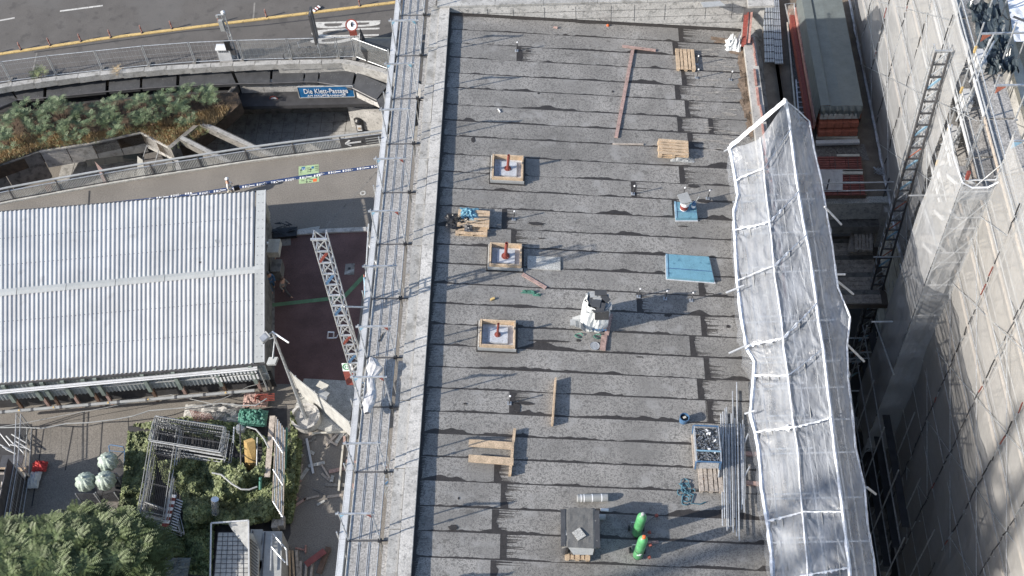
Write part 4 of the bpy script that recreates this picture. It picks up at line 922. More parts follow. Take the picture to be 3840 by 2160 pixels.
# containers and shed at the bottom edge
t = T('site_container', 'pale flat roofed site box under a wire mesh and a torn tarp', 'container', GP(860, 2100))
zc = G + 2.4; q = [W(818, 1997, zc), W(930, 1997, zc), W(936, 2200, zc), W(800, 2200, zc)]
P('box_body', MB().slab(q, 2.35), M_cream, t); qq = [p + Vector((0, 0, .02)) for p in q]
for k in range(12): P('roof_mesh_bar', MB().beam(qq[0].lerp(qq[3], k / 12), qq[1].lerp(qq[2], k / 12), .02, .02), M_dgrey, t)
for k in range(7): P('roof_mesh_bar', MB().beam(qq[0].lerp(qq[1], k / 6), qq[3].lerp(qq[2], k / 6), .02, .02), M_dgrey, t)
P('roof_sheet', MB().slab([p + Vector((0, 0, .01)) for p in q], .03), M_hoard, t)
fq = [W(792, 1962, zc + .5), W(932, 1952, zc + .5), W(934, 2200, zc + .5), W(788, 2200, zc + .5)]
for k in range(4): P('frame_rail', MB().beam(fq[k], fq[(k + 1) % 4], .07, .07), M_alu, t)
single('torn_tarp', 'torn pale tarp with dark marks hanging in the frame of the site box', 'tarp', MB().sheet([W(856, 1962, zc + .45), W(930, 1954, zc + .45), W(930, 2060, zc + .3), W(905, 2030, zc + .3), W(888, 2010, zc + .3), W(868, 1985, zc + .35)], .01, (0, 0, 1)), M_hoard)
t = T('slatted_box', 'cream slatted box between the site box and the grey containers', 'box', GP(955, 2090)); zc = G + 2.0
P('box_body', MB().slab([W(935, 2000, zc), W(948, 2000, zc), W(971, 2060, zc), W(968, 2200, zc), W(930, 2200, zc)], 1.9), M_cream, t)
for k in range(14): P('slat', MB().beam(W(938, 2022 + k * 12, zc + .02), W(966, 2046 + k * 12, zc + .02), .05, .03), M_cdark, t)
zc = G + 1.8
for (a, b, c_, lb) in (((940, 985), 1985, 2160, 'darker narrow grey container by the cream box'), ((985, 1058), 1992, 2160, 'wider grey container with a folded frame on its roof')):
    t = T('grey_container', lb, 'container', W((a[0] + a[1]) / 2, 2080, G)); P('box_body', MB().slab([W(a[0], b, zc), W(a[1], b, zc), W(a[1] - 5, 2220, zc), W(a[0] - 25, 2220, zc)], 1.75), M_grey, t)
    P('door_rib', MB().beam(W(a[0] + 8, b + 4, zc + .02), W(a[0] - 6, 2200, zc + .02), .06, .04), M_dgrey, t)
for k, pts in enumerate(([(1022, 2000), (1074, 2060), (1078, 2120)], [(1020, 2000), (1015, 2140)], [(1018, 2050), (1070, 2110)])): 
    single('folded_frame_tube', ['slanting tube of the folded frame on the wider container', 'long left tube of the folded frame on the container', 'lower slanting tube of the folded frame on the container'][k], 'tube', MB().path([W(x, y, G + 2.0) for x, y in pts], .04), M_galv)
# ================================================================ STREET EDGE, PASSAGE AND PLANTER
bolb = [(-22, 203), (80, 188), (190, 172), (305, 157), (417, 142), (534, 125), (646, 109), (821, 85), (1000, 65), (1350, 24)]
bp = None
places = ['cut by the left picture edge', 'second from the left', 'third from the left', 'fourth from the left', 'fifth from the left', 'sixth from the left', 'seventh from the left, last before the mast', 'just behind the top of the signal mast', 'alone right of the signal mast', 'rightmost, next to the scaffold']
for i, (x, y) in enumerate(bolb):
    if bp is None:
        bp = T('flexible_bollard', 'x', 'bollard', (0, 0, 0), 'red bollards along the yellow kerb'); P('post', MB().lathe((0, 0, .07), [(.05, 0), (.05, .62), (.035, .68)], 10), M_rust, bp)
        P('foot', MB().lathe((0, 0, .06), [(.12, 0), (.07, .06)], 10), M_black, bp); P('white_band', MB().lathe((0, 0, .45), [(.052, 0), (.052, .1)], 10, cap=False), M_red, bp)
    dup(bp, GP(x, y), 0, 'faded red bollard on the yellow kerb, ' + places[i])
drop(bp)
a = GP(1175, 42, .1); b = GP(1198, 24, .14); t = T('fallen_beacon', 'knocked over red and white beacon lying by the yellow kerb', 'beacon', a)
for k in range(5): P('stripe', MB().beam(a.lerp(b, k / 5), a.lerp(b, (k + 1) / 5), .26, .06), M_red if k % 2 else M_white, t)
# parapet coping along the road and dark clad band
top_ = [(-200, 350), (0, 312), (200, 285), (410, 260), (610, 245), (780, 235), (980, 225), (1320, 219), (1450, 258), (1680, 358)]
def seg(pts, n):
    out = []; L = [0]
    for a, b in zip(pts[:-1], pts[1:]): L.append(L[-1] + math.hypot(b[0] - a[0], b[1] - a[1]))
    for k in range(n + 1):
        s_ = L[-1] * k / n
        for i in range(len(pts) - 1):
            if s_ <= L[i + 1] + 1e-6: f = (s_ - L[i]) / (L[i + 1] - L[i]); out.append((pts[i][0] * (1 - f) + pts[i + 1][0] * f, pts[i][1] * (1 - f) + pts[i + 1][1] * f)); break
    return out
t = T('street_parapet', 'weathered concrete parapet stones between the road and the passage pit', 'parapet', GP(700, 245))
ct = seg([(x, y + 2) for x, y in top_], 23)
for k in range(23):
    a = W(*ct[k], G + .35); b = W(*ct[k + 1], G + .35); d = (b - a).normalized(); s_ = Vector((d.y, -d.x, 0))
    P('coping_stone', MB().slab([a + d * .02, b - d * .02, b - d * .02 + s_ * .36, a + d * .02 + s_ * .42], .5), M_wall, t)
    P('wall_face', MB().slab([a + s_ * .06 + Vector((0, 0, -.252)), b + s_ * .06 + Vector((0, 0, -.252)), b + s_ * .3 + Vector((0, 0, -.252)), a + s_ * .3 + Vector((0, 0, -.252))], .3 if k < 15 else .9), M_wall, t)
ZB = G - .5
t = T('clad_canopy', 'dark metal clad canopy band curving above the passage entrance', 'canopy', GP(700, 300))
tp = [(-40, 335), (35, 328), (168, 307), (405, 285), (530, 272), (668, 264), (867, 257), (1020, 249), (1146, 248), (1198, 251), (1335, 270), (1458, 322), (1520, 420)]
bt = [(-40, 420), (66, 374), (165, 367), (403, 343), (528, 332), (664, 323), (893, 314), (1015, 312), (1140, 307), (1192, 308), (1322, 330), (1413, 376), (1434, 420)]
for k in range(len(tp) - 1):
    a, b, c, d = W(*tp[k], ZB + .05), W(*tp[k + 1], ZB + .05), W(*bt[k + 1], ZB - .25), W(*bt[k], ZB - .25); e = .035
    a2 = a.lerp(b, e); b2 = b.lerp(a, e); c2_ = c.lerp(d, e); d2 = d.lerp(c, e)
    P('cladding_panel', MB().sheet([a2, b2, c2_, d2], .25, (0, 0, 1)), M_slate, t)
P('front_trim', MB().path([W(x, y, ZB - .27) for x, y in bt], .05, 6), M_dgrey, t)
P('under_gutter', MB().path([W(x, y - 2, ZB - .4) for x, y in tp], .12, 6), M_black, t)
# fascia under the canopy
t = T('passage_fascia', 'pale board marked concrete fascia above the passage mouth', 'wall', W(1100, 370, ZB - 1))
ft = [(893, 318), (980, 315), (1060, 312), (1110, 311), (1200, 312), (1322, 330), (1395, 365), (1432, 400)]
fb = [(908, 385), (988, 381), (1072, 379), (1118, 378), (1245, 374), (1330, 372), (1402, 395), (1430, 412)]
for k in range(len(ft) - 1):
    a, b = W(*ft[k], ZB - .3) + Vector((0, .18, 0)), W(*ft[k + 1], ZB - .3) + Vector((0, .18, 0)); c = V(b, *fb[k + 1]); d = V(a, *fb[k])
    z = min(c.z, d.z) if k < 4 else None
    a2 = a.lerp(b, .012)
    P('fascia_panel', MB().sheet([a2, b, Vector((b.x, b.y, c.z)), Vector((a2.x, a2.y, d.z))], .25, (0, -1, 0)), M_hoardc, t) if 'M_hoardc' in globals() else P('fascia_panel', MB().sheet([a2, b, Vector((b.x, b.y, c.z)), Vector((a2.x, a2.y, d.z))], .25, (0, -1, 0)), M_conc, t)
zf = V(W(1110, 311, ZB - .3), 1118, 378).z
# sign
sa = W(1113, 326, ZB - .15); sb = W(1322, 322, ZB - .15)
e = (sb - sa).normalized(); hs = 1.05
t = T('passage_sign', 'blue sign with white lettering above the passage mouth', 'sign', sa)
P('board', MB().sheet([sa, sb, sb - Vector((0, 0, hs)), sa - Vector((0, 0, hs))], .06, (0, -1, 0)), M_sign, t)
for a, b in ((sa, sb), (sa - Vector((0, 0, hs)), sb - Vector((0, 0, hs)))): P('frame_bar', MB().beam(a, b, .05, .05), M_hoard, t)
for a in (sa, sb): P('frame_bar', MB().beam(a, a - Vector((0, 0, hs)), .05, .05, (1, 0, 0)), M_hoard, t)
LW = (sb - sa).length
text('lettering', 'Die Klett-Passage', .62, M_white, t, sa + e * LW * .5 + Vector((0, -.04, -.62)), e, (0, 0, 1), .01, LW * .9 / 4.95, 'CENTER', .0)
text('small_lettering', 'AM HAUPTBAHNHOF', .24, M_white, t, sa + e * LW * .5 + Vector((0, -.04, -.93)), e, (0, 0, 1), .01, 1.15, 'CENTER')
q = W(1028, 366, ZB - 1.3) + Vector((0, -.1, 0)); t = T('round_sign', 'small round red ringed sign on the fascia left of the blue sign', 'sign', q)
P('disc', MB().lathe(q, [(.27, 0), (.27, .03)], 20, (0, -1, 0)), M_white, t); P('ring', MB().lathe(q + Vector((0, -.03, 0)), [(.3, 0), (.3, .03), (.22, .03), (.22, 0)], 20, (0, -1, 0), cap=False), M_red, t); P('pictogram', MB().box(q + Vector((0, -.04, 0)), (.16, .02, .06)), M_black, t)
# passage interior
S('passage_back_wall', MB().box((-20, 62.5, PIT + 2.4), (46, .4, 4.8)), M_cdark)
S('passage_roof', MB().slab([Vector((-60, 60, ZB - 1.3)), Vector((-60, 75, ZB - 1.3)), Vector((5, 75, ZB - 1.3)), Vector((5, 60, ZB - 1.3))], .3), M_dark)
t = T('entrance_block', 'stepped concrete block at the right side of the passage mouth', 'wall', W(1380, 400, PIT))
P('block', MB().slab([W(1300, 378, PIT + 2.2), W(1434, 408, PIT + 2.2), W(1434, 425, PIT + 2.2), W(1302, 398, PIT + 2.2)], 2.1), M_conc, t)
P('ramp_slab', MB().slab([W(1330, 405, PIT + .6), W(1440, 424, PIT + .6), W(1440, 447, PIT + .6), W(1340, 420, PIT + .6)], .5), M_conc, t)
q = W(1353, 486, PIT); t = T('litter_bin', 'black round litter bin with a white poster at the passage mouth', 'bin', q)
P('bin_body', MB().lathe(q, [(.3, 0), (.3, .9)], 20), M_dgrey, t); P('bin_dome', MB().lathe(q + Vector((0, 0, .9)), [(.34, 0), (.34, .18), (.2, .3), (.02, .34)], 20), M_black, t)
P('poster', MB().sheet([q + Vector((-.16, -.3, .75)), q + Vector((.16, -.3, .75)), q + Vector((.16, -.3, .2)), q + Vector((-.16, -.3, .2))], .01, (0, -1, 0)), M_white, t); P('poster_print', MB().box(q + Vector((0, -.315, .45)), (.2, .01, .2)), M_wood, t)
# planter with retaining walls
zt = G - .6
PL = [(-60, 440), (60, 420), (170, 405), (405, 378), (665, 356), (890, 345), (905, 385), (800, 480), (735, 530), (640, 560), (530, 500), (345, 540), (150, 570), (0, 625), (-80, 660)]
S('planter_bank', MB().slab([W(x, y, zt - (.9 if y > 470 else 0)) for x, y in PL], 1.0), M_soil)
def wallface(name, label, pts_top, zt_, pts_bot, m, parent=None, th=.25, np=1, cop=True):
    t = T(name, label, 'wall', W(*pts_top[0], PIT))
    for k in range(len(pts_top) - 1):
        a, b = W(*pts_top[k], zt_), W(*pts_top[k + 1], zt_); c = V(b, *pts_bot[k + 1]); d = V(a, *pts_bot[k]); n_ = (b - a).normalized(); s_ = Vector((n_.y, -n_.x, 0))
        n = max(1, int((b - a).length / 1.35)) if np else 1
        for j in range(n):
            p, q = a.lerp(b, (j + .015) / n), a.lerp(b, (j + .985) / n); zc_, zd_ = d.z + (c.z - d.z) * (j + 1) / n, d.z + (c.z - d.z) * j / n
            P('wall_panel', MB().sheet([p, q, Vector((q.x, q.y, zc_)), Vector((p.x, p.y, zd_))], th, s_), m, t)
        if cop: P('coping', MB().beam(a - s_ * th * .4 + Vector((0, 0, .05)), b - s_ * th * .4 + Vector((0, 0, .05)), .3, .12), m, t)
    return t
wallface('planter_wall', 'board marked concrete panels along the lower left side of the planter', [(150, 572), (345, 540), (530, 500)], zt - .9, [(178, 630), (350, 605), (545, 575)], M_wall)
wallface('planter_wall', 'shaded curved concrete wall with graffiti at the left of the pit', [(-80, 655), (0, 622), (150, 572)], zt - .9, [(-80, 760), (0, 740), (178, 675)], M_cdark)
wallface('planter_wall', 'short pale concrete wall at the near corner of the planter', [(530, 500), (640, 560)], zt - .9, [(545, 558), (662, 605)], M_conc)
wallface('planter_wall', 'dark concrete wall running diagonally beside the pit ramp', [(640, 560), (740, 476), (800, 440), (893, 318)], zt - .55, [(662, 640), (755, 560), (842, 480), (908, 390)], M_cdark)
# beams across the pit
for (a, b, lb) in (((745, 462), (1090, 625), 'upper concrete beam crossing the pit beneath the railing'), ((683, 525), (870, 622), 'lower concrete beam crossing the pit beneath the railing')):
    p, q = W(*a, G - 1.2), W(*b, G - 1.6); t = T('pit_beam', lb, 'beam', p); P('beam_body', MB().beam(p, q, .42, .5), M_cdark, t); P('beam_cap', MB().beam(p + Vector((0, 0, .27)), q + Vector((0, 0, .27)), .26, .04), M_wall, t)
# shapes in the pit
for pts, z, m, lb in [([(515, 585), (535, 600), (545, 668), (515, 672)], G - 2, M_cream, 'tall pale wedge column in the pit'), ([(355, 605), (385, 635), (400, 690), (390, 690)], G - 2, M_woodp, 'reddish sloping board in the pit'), ([(165, 700), (190, 680), (195, 715), (175, 722)], G - 2.5, M_woodd, 'brown block at the left end of the pit'),
                      ([(655, 602), (668, 600), (682, 650), (664, 650)], G - 2, M_conc, 'pale pillar below the planter corner'), ([(540, 560), (600, 572), (620, 610), (575, 645), (540, 620)], PIT + 1.5, M_grav, 'grey gravel heap behind glass panels in the pit')]:
    single('pit_block', lb, 'block', MB().slab([W(x, y, z) for x, y in pts], 2.4 if m != M_grav else .6), m)
single('glass_panel', 'large dark glass panel under the planter wall', 'panel', MB().sheet([W(320, 600, G - 2.4), W(520, 575, G - 2.4), W(520, 600, G - 3.3), W(330, 625, G - 3.3)], .05, (0, -.5, .5)), mat('dark_glass', (.04, .05, .055), .1, var=.1))
for a, b, lb in (((551, 545), (534, 598), 'left thin stanchion with a ball on top in the pit'), ((595, 565), (578, 620), 'right thin stanchion with a ball on top in the pit')):
    p, q = W(*a, G - 1.2), W(*b, G - 2.4); t = T('stanchion', lb, 'post', q); P('rod', MB().tube(p, q, .03), M_galv, t); P('ball', MB().lathe(q, [(.02, -.07), (.07, 0), (.02, .07)], 10), M_alu, t)
# long railing along the pit edge
rl = [(-120, 790), (0, 762), (250, 716), (505, 671), (760, 632), (1000, 594), (1240, 566), (1460, 538)]
rg = T('pit_railing', 'long dark railing with flat upright bars along the forecourt edge', 'railing', GP(700, 640))
rp = [GP(*p) + Vector((0, .06, 0)) for p in seg(rl, 54)]
for k in range(54):
    a, b = rp[k], rp[k + 1]
    if k % 6 == 0: P('railing_post', MB().beam(a, a + Vector((0, 0, 1.15)), .09, .06, (0, 1, 0)), M_dgrey, rg)
    if k % 6 == 0:
        e = rp[min(54, k + 6)]
        for z, w_, m in ((1.17, .14, M_grey), (.9, .06, M_galv), (.12, .05, M_dgrey)): P('rail', MB().beam(a + Vector((0, .04 * (z > 1), z)), e + Vector((0, .04 * (z > 1), z)), w_, .06), m, rg)
k_ = 0
for k in range(54):
    a, b = rp[k], rp[k + 1]
    for j in range(5):
        p = a.lerp(b, (j + .5) / 5); P('upright_bar', MB().beam(p + Vector((0, 0, .1)), p + Vector((0, 0, .88)), .055, .02, (0, 1, 0)), M_grey, rg)
P('base_edge', MB().path([p + Vector((0, -.14, .06)) for p in rp[::6]], .08, 4), M_slab, rg)
q = [rp[48] + Vector((0, -.06, .95)), rp[54] + Vector((0, -.06, .95)), rp[54] + Vector((0, -.06, .15)), rp[48] + Vector((0, -.06, .15))]
bn = T('railing_banner', 'dark printed banner with a white arrow tied to the right end of the railing', 'banner', q[0]); P('cloth', MB().sheet(q, .02, (0, -1, 0)), M_dgrey, bn)
e = (q[1] - q[0]).normalized(); o_ = q[3] + Vector((0, -.03, .38))
P('arrow', MB().beam(o_ + e * .3, o_ + e * 1.3, .02, .12, (0, 0, 1)).beam(o_ + e * .3, o_ + e * .62 + Vector((0, 0, .26)), .02, .1, (0, 0, 1)).beam(o_ + e * .3, o_ + e * .62 - Vector((0, 0, .26)), .02, .1, (0, 0, 1)), M_white, bn)
for k in range(3): P('text_line', MB().beam(o_ + e * 1.6 + Vector((0, 0, .2 - .22 * k)), o_ + e * (4.2 - .5 * k) + Vector((0, 0, .2 - .22 * k)), .02, .06, (0, 0, 1)), M_grey, bn)
# temporary fence panels on the road
fb_ = [(-130, 331), (43, 308), (213, 286), (387, 268), (561, 250), (733, 237), (912, 229), (1094, 224), (1272, 219), (1333, 218)]
FN = ['half cut by the left picture edge', 'first whole one from the left', 'second whole one from the left, behind the green weed', 'third whole one from the left', 'fourth whole one, left of the grey cabinet', 'behind the signal mast', 'with mesh sheet right of the mast', 'with mesh sheet in front of the sign post', 'narrow one at the bend']
def fence(a, b, h, label, mesh=False, n=12, grp='temporary fence panels at the road edge'):
    t = T('site_fence', label, 'fence', (a + b) / 2, grp); d = (b - a).normalized(); a = a + d * .05; b = b - d * .05; u = Vector((0, 0, 1))
    for p in (a, b): P('frame_post', MB().tube(p, p + u * h, .03, 6), M_galv, t)
    for z in (.15, h - .03): P('frame_rail', MB().tube(a + u * z, b + u * z, .025, 6), M_galv, t)
    mb = MB()
    for k in range(1, n): p = a.lerp(b, k / n); mb.tube(p + u * .15, p + u * (h - .03), .004, 3)
    for z in (.6, 1.1, 1.6): mb.tube(a + u * z, b + u * z, .004, 3)
    P('wire_mesh', mb, M_galv, t, kind='stuff')
    if mesh: P('shade_mesh', MB().grid([[a.lerp(b, k / 4) + u * z + Vector((0, -.03 + .05 * fbm(k, z), 0)) for k in range(5)] for z in (.2, .8, 1.4, h - .05)]), F_mesh, t)
    P('foot_block', MB().box(b + Vector((0, 0, .07)), (.25, .7, .14)), M_cdark, t)
for k in range(len(fb_) - 1): fence(GP(*fb_[k], .0), GP(*fb_[k + 1], .0), 1.95, 'temporary fence panel, ' + FN[k], k >= 6)
fence(GP(1335, 218), GP(1468, 268), 1.9, 'temporary fence panel slanting towards the scaffold', True, 30)
# signal mast and cabinet
q = GP(884, 226); t = T('signal_mast', 'slim grey mast with cameras and a signal lamp box beside the cabinet', 'mast', q); u = Vector((0, 0, 1))
for dx, dy in ((0, 0), (.22, 0), (.11, .18)): P('mast_tube', MB().tube(q + Vector((dx, dy, 0)), q + Vector((dx, dy, 4.2)), .035, 6), M_galv, t)
for k in range(14): P('lattice_bar', MB().tube(q + Vector((0 if k % 2 else .22, 0, .3 * k)), q + Vector((.22 if k % 2 else 0, 0, .3 * k + .3)), .015, 5), M_galv, t)
P('signal_box', MB().box(q + Vector((-.2, -.1, 1.5)), (.3, .25, .8)), M_black, t); P('control_box', MB().box(q + Vector((-.2, 0, 3.2)), (.28, .2, .9)), M_skyg if 'M_skyg' in globals() else M_grey, t)
P('camera_dome', MB().lathe(q + Vector((.15, 0, 4.3)), [(.02, -.14), (.14, -.05), (.14, .08), (.03, .15)], 12), M_white, t); P('camera_arm', MB().beam(q + Vector((-.3, 0, 4.1)), q + Vector((.3, 0, 4.15)), .08, .08), M_galv, t); P('junction_box', MB().box(q + Vector((-.32, 0, 4.0)), (.16, .14, .2)), M_grey, t)
P('warning_plate', MB().box(q + Vector((.05, -.12, .9)), (.3, .1, .5)), M_dgrey, t)
q = GP(850, 231); t = T('cabinet', 'light grey control cabinet with louvred top at the foot of the mast', 'cabinet', q)
P('cabinet_body', MB().box(q + Vector((0, .2, .55)), (.9, .45, 1.1)), M_alu, t); P('cabinet_lid', MB().box(q + Vector((0, .2, 1.15)), (1.0, .55, .1)), M_white, t)
for k in range(6): P('vent_slot', MB().box(q + Vector((-.3 + .12 * k, -.035, .95)), (.06, .02, .14)), M_dgrey, t)
# road sign, edge-on panel, dumpster, bikes
q = GP(1342, 205); t = T('no_entry_sign', 'round red ringed pedestrian prohibition sign over a red plate', 'sign', q)
P('sign_post', MB().tube(q, q + u * 3.0, .03, 8), M_galv, t); c = q + u * 2.75 + Vector((0, -.06, 0)); ax_ = Vector((0, -.8, .6))
P('disc', MB().lathe(c, [(.38, 0), (.38, .02)], 24, ax_), M_white, t); P('ring', MB().lathe(c + ax_ * .02, [(.42, 0), (.42, .02), (.33, .02), (.33, 0)], 24, ax_, cap=False), M_red, t)
P('pictogram', MB().box(c + ax_ * .03 + Vector((0, 0, .0)), (.08, .1, .3)).box(c + ax_ * .03 + Vector((.05, -.03, -.1)), (.16, .06, .06)), M_black, t); P('plate', MB().box(q + u * 2.05 + Vector((0, -.05, 0)), (.5, .04, .5)), M_red, t)
q = GP(1205, 216); t = T('banner_post', 'tall narrow dark sign seen edge on in front of the painted word', 'sign', q); P('sign_post', MB().tube(q, q + u * 4.2, .045, 8), M_galv, t); P('sign_panel', MB().box(q + u * 2.8 + Vector((-.05, .1, 0)), (.14, .9, 2.6)), M_dgrey, t)
q = GP(1370, 205); t = T('closed_parasol', 'folded dark and white triangular sign next to the round sign', 'sign', q); P('cloth', MB().lathe(q + u * .5, [(.3, 0), (.2, 1), (.02, 1.9)], 8), M_dgrey, t); P('white_stripe', MB().beam(q + Vector((-.28, -.1, .5)), q + Vector((-.1, -.1, 2.0)), .1, .05), M_white, t)
q = GP(1432, 215); t = T('waste_container', 'black wheeled waste container with a domed lid beside the scaffold', 'waste container', q)
P('container_body', MB().add([q + Vector(v) for v in ((-1, -.5, .15), (1, -.5, .15), (1, .5, .15), (-1, .5, .15), (-1.15, -.6, 1.15), (1.15, -.6, 1.15), (1.15, .6, 1.15), (-1.15, .6, 1.15))], [(3, 2, 1, 0), (4, 5, 6, 7), (0, 1, 5, 4), (1, 2, 6, 5), (2, 3, 7, 6), (3, 0, 4, 7)]), M_dgrey, t)
P('lid', MB().grid([[q + Vector((x, .62 * math.cos(a), 1.17 + .35 * math.sin(a))) for x in (-1.18, 0, 1.18)] for a in [i * math.pi / 8 for i in range(9)]]), mat('lid_black', (.05, .055, .06), .25), t)
for x in (-.8, .8): P('wheel', MB().tube(q + Vector((x, -.45, .1)), q + Vector((x + .08, -.45, .1)), .1, 10), M_black, t)
def bike(px, py, rz, label):
    q = GP(px, py); t = T('bicycle', label, 'bicycle', q, 'bicycles parked behind the road fence'); e = Vector((math.cos(rz), math.sin(rz), 0)); n = Vector((-e.y, e.x, 0))
    for s in (-.52, .52):
        w = P('wheel', MB().path([q + e * (s + .33 * math.cos(a)) + Vector((0, 0, .34 + .33 * math.sin(a))) for a in [i * math.pi / 8 for i in range(17)]], .02, 5), M_black, t)
        mb = MB()
        for a in range(8): mb.tube(q + e * s + Vector((0, 0, .34)), q + e * (s + .31 * math.cos(a * .785)) + Vector((0, 0, .34 + .31 * math.sin(a * .785))), .003, 3)
        P('spokes', mb, M_galv, w)
    P('frame', MB().path([q + e * -.52 + u * .34, q + e * -.1 + u * .3, q + e * .38 + u * .8, q + e * -.2 + u * .85, q + e * -.52 + u * .34], .018, 5).tube(q + e * -.1 + u * .3, q + e * -.22 + u * .92, .016).tube(q + e * .52 + u * .34, q + e * .36 + u * .98, .016), M_dgrey, t)
    P('saddle', MB().box(q + e * -.22 + u * .95, (.26, .14, .05), rz), M_black, t); P('handlebar', MB().tube(q + e * .36 + u * 1.0 - n * .28, q + e * .36 + u * 1.0 + n * .28, .015), M_galv, t)
bike(1180, 212, .25, 'bicycle leaning left of the tall narrow sign behind the fence'); bike(1245, 210, .1, 'bicycle right of the tall narrow sign behind the fence'); bike(1110, 214, .35, 'bicycle farthest left behind the mesh covered fence')
# ================================================================ PLANTS
def fronds(mb, c, n, L, spread=1.2, leaf=.14, droop=.5, pairs=6, up=.4):
    a0 = U(0, 6.28)
    for k in range(n):
        a = a0 + 6.28 * k / n + U(-.25, .25); el = U(-.1, .5) + up * .5; d = Vector((math.cos(a) * math.cos(el), math.sin(a) * math.cos(el), math.sin(el))); s = c + Vector((U(-1, 1), U(-1, 1), U(-.5, .6))) * spread * .12; l = L * U(.75, 1.2)
        side = d.cross(Vector((0, 0, 1))).normalized(); tw = U(-.3, .3)
        for j in range(pairs):
            f = (j + 1.2) / (pairs + .6); p = s + d * l * f - Vector((0, 0, droop * l * f * f)); ll = leaf * (1.1 - .5 * f) * U(.85, 1.15)
            for sg_ in (-1, 1):
                v = (side * sg_ + d * .3 + Vector((0, 0, tw * sg_ + U(-.2, .05)))).normalized(); w_ = d * ll * .16
                mb.add([p, p + v * ll * .45 + w_, p + v * ll, p + v * ll * .45 - w_], [(0, 1, 2, 3)])
def shrub(px, py, z, r, h, label, m=None, n=None, grp='shrubs on the planter bank', leaf=.15):
    c = W(px, py, z); t = T('shrub', label, 'shrub', c, grp)
    n = n or int(46 * r * r * 3); mb = MB(); st = MB()
    for k in range(max(5, int(n / 9))):
        a = U(0, 6.28); rr = r * math.sqrt(rnd()); tp_ = c + Vector((rr * math.cos(a), rr * math.sin(a), h * U(.45, 1) * (1 - .5 * (rr / r) ** 2)))
        st.tube(c + Vector((rr * .3 * math.cos(a), rr * .3 * math.sin(a), 0)), tp_, .025, 4, .01); fronds(mb, tp_, 9, .42, .8, leaf, .3)
    P('foliage', mb, m or M_leaf, t, fix=False); P('stems', st, M_woodd, t)
SH = [(235, 455, 1.35, 1.9, 'tall shrub left of the planter middle, in front of the canopy'), (150, 470, .9, 1.0, 'low shrub at the far left of the planter'), (345, 450, 1.1, 1.5, 'shrub second from the left on the planter'), (440, 440, 1.2, 1.6, 'wide shrub in the middle of the planter'), (545, 425, 1.2, 1.6, 'shrub right of the planter middle'),
      (640, 410, 1.1, 1.4, 'shrub under the canopy, second from the right'), (725, 385, 1.0, 1.3, 'shrub close to the canopy near the right'), (815, 385, .9, 1.3, 'rightmost shrub leaning over the diagonal wall'), (60, 480, 1.0, .9, 'low shrub at the dark left end of the planter'), (30, 550, .8, .7, 'small weedy shrub at the near left end of the planter'), (700, 440, .9, .9, 'low shrub below the right canopy shrubs'), (560, 470, .9, .8, 'low shrub near the grass, right of middle'), (100, 430, .9, .9, 'pale shrub under the canopy at the far left'), (290, 500, 1.0, .9, 'low shrub in front of the tall left one'), (420, 495, 1.0, .9, 'low shrub at the lower middle of the planter'), (180, 520, .8, .8, 'small shrub near the planter front left')]
for x, y, r, h, lb in SH: shrub(x, y, zt, r, h, lb)
shrub(150, 288, G + .2, .55, .5, 'green weed growing out of the parapet behind the fence', M_ivy, 10, 'weeds on the street parapet'); shrub(440, 272, G + .2, .25, .3, 'tiny dry weed on the parapet', M_hay, 4, 'weeds on the street parapet', .08)
# dry grass
mb = MB()
def inpoly(x, y, pl):
    r = False; j = len(pl) - 1
    for i in range(len(pl)):
        if (pl[i][1] > y) != (pl[j][1] > y) and x < (pl[j][0] - pl[i][0]) * (y - pl[i][1]) / (pl[j][1] - pl[i][1]) + pl[i][0]: r = not r
        j = i
    return r
GR = [(-60, 470), (60, 500), (160, 510), (420, 500), (560, 465), (700, 440), (850, 400), (890, 370), (890, 395), (800, 478), (735, 528), (640, 558), (530, 498), (345, 538), (150, 568), (0, 622), (-60, 650)]
cnt = 0
while cnt < 26000:
    x, y = U(-60, 890), U(370, 650)
    if not inpoly(x, y, GR): continue
    p = W(x, y, zt - (.9 if y > 470 else .45)); h = U(.2, .55) * (1.2 if x < 300 else .9); d = Vector((U(-.3, .3), U(-.3, .3), 1)) * h; s_ = Vector((U(-1, 1), U(-1, 1), 0)).normalized() * .03
    mb.add([p - s_, p + s_, p + d], [(0, 1, 2)]); cnt += 1
P('dry_grass', mb, M_hay, kind='stuff', fix=False)
mb = MB()
for k in range(900):
    x, y = U(-60, 890), U(370, 640)
    if inpoly(x, y, GR): fronds(mb, W(x, y, zt - .5), 2, .25, .5, .09, .2, 4)
P('low_weeds', mb, M_ivy, kind='stuff', fix=False)
# ================================================================ YARD, BOTTOM LEFT
S('yard_slab', MB().slab([Vector((p.x, p.y, G + .02)) for p in [GP(110, 1608), GP(480, 1565), GP(480, 1640), GP(445, 1890), GP(60, 2060), GP(60, 1800)]], .1), M_pave)
for a, b in (((385, 1578), (372, 1770)), ((275, 1600), (245, 1765)), ((165, 1610), (120, 1900))): S('yard_joint', strip([GP(*a), GP(*b)], .07, G + .026), M_dark)
S('yard_ground', MB().slab([Vector((p.x, p.y, G + .01)) for p in [GP(-150, 1590), GP(120, 1590), GP(60, 2250), GP(-150, 2250)]], .1), M_dark)
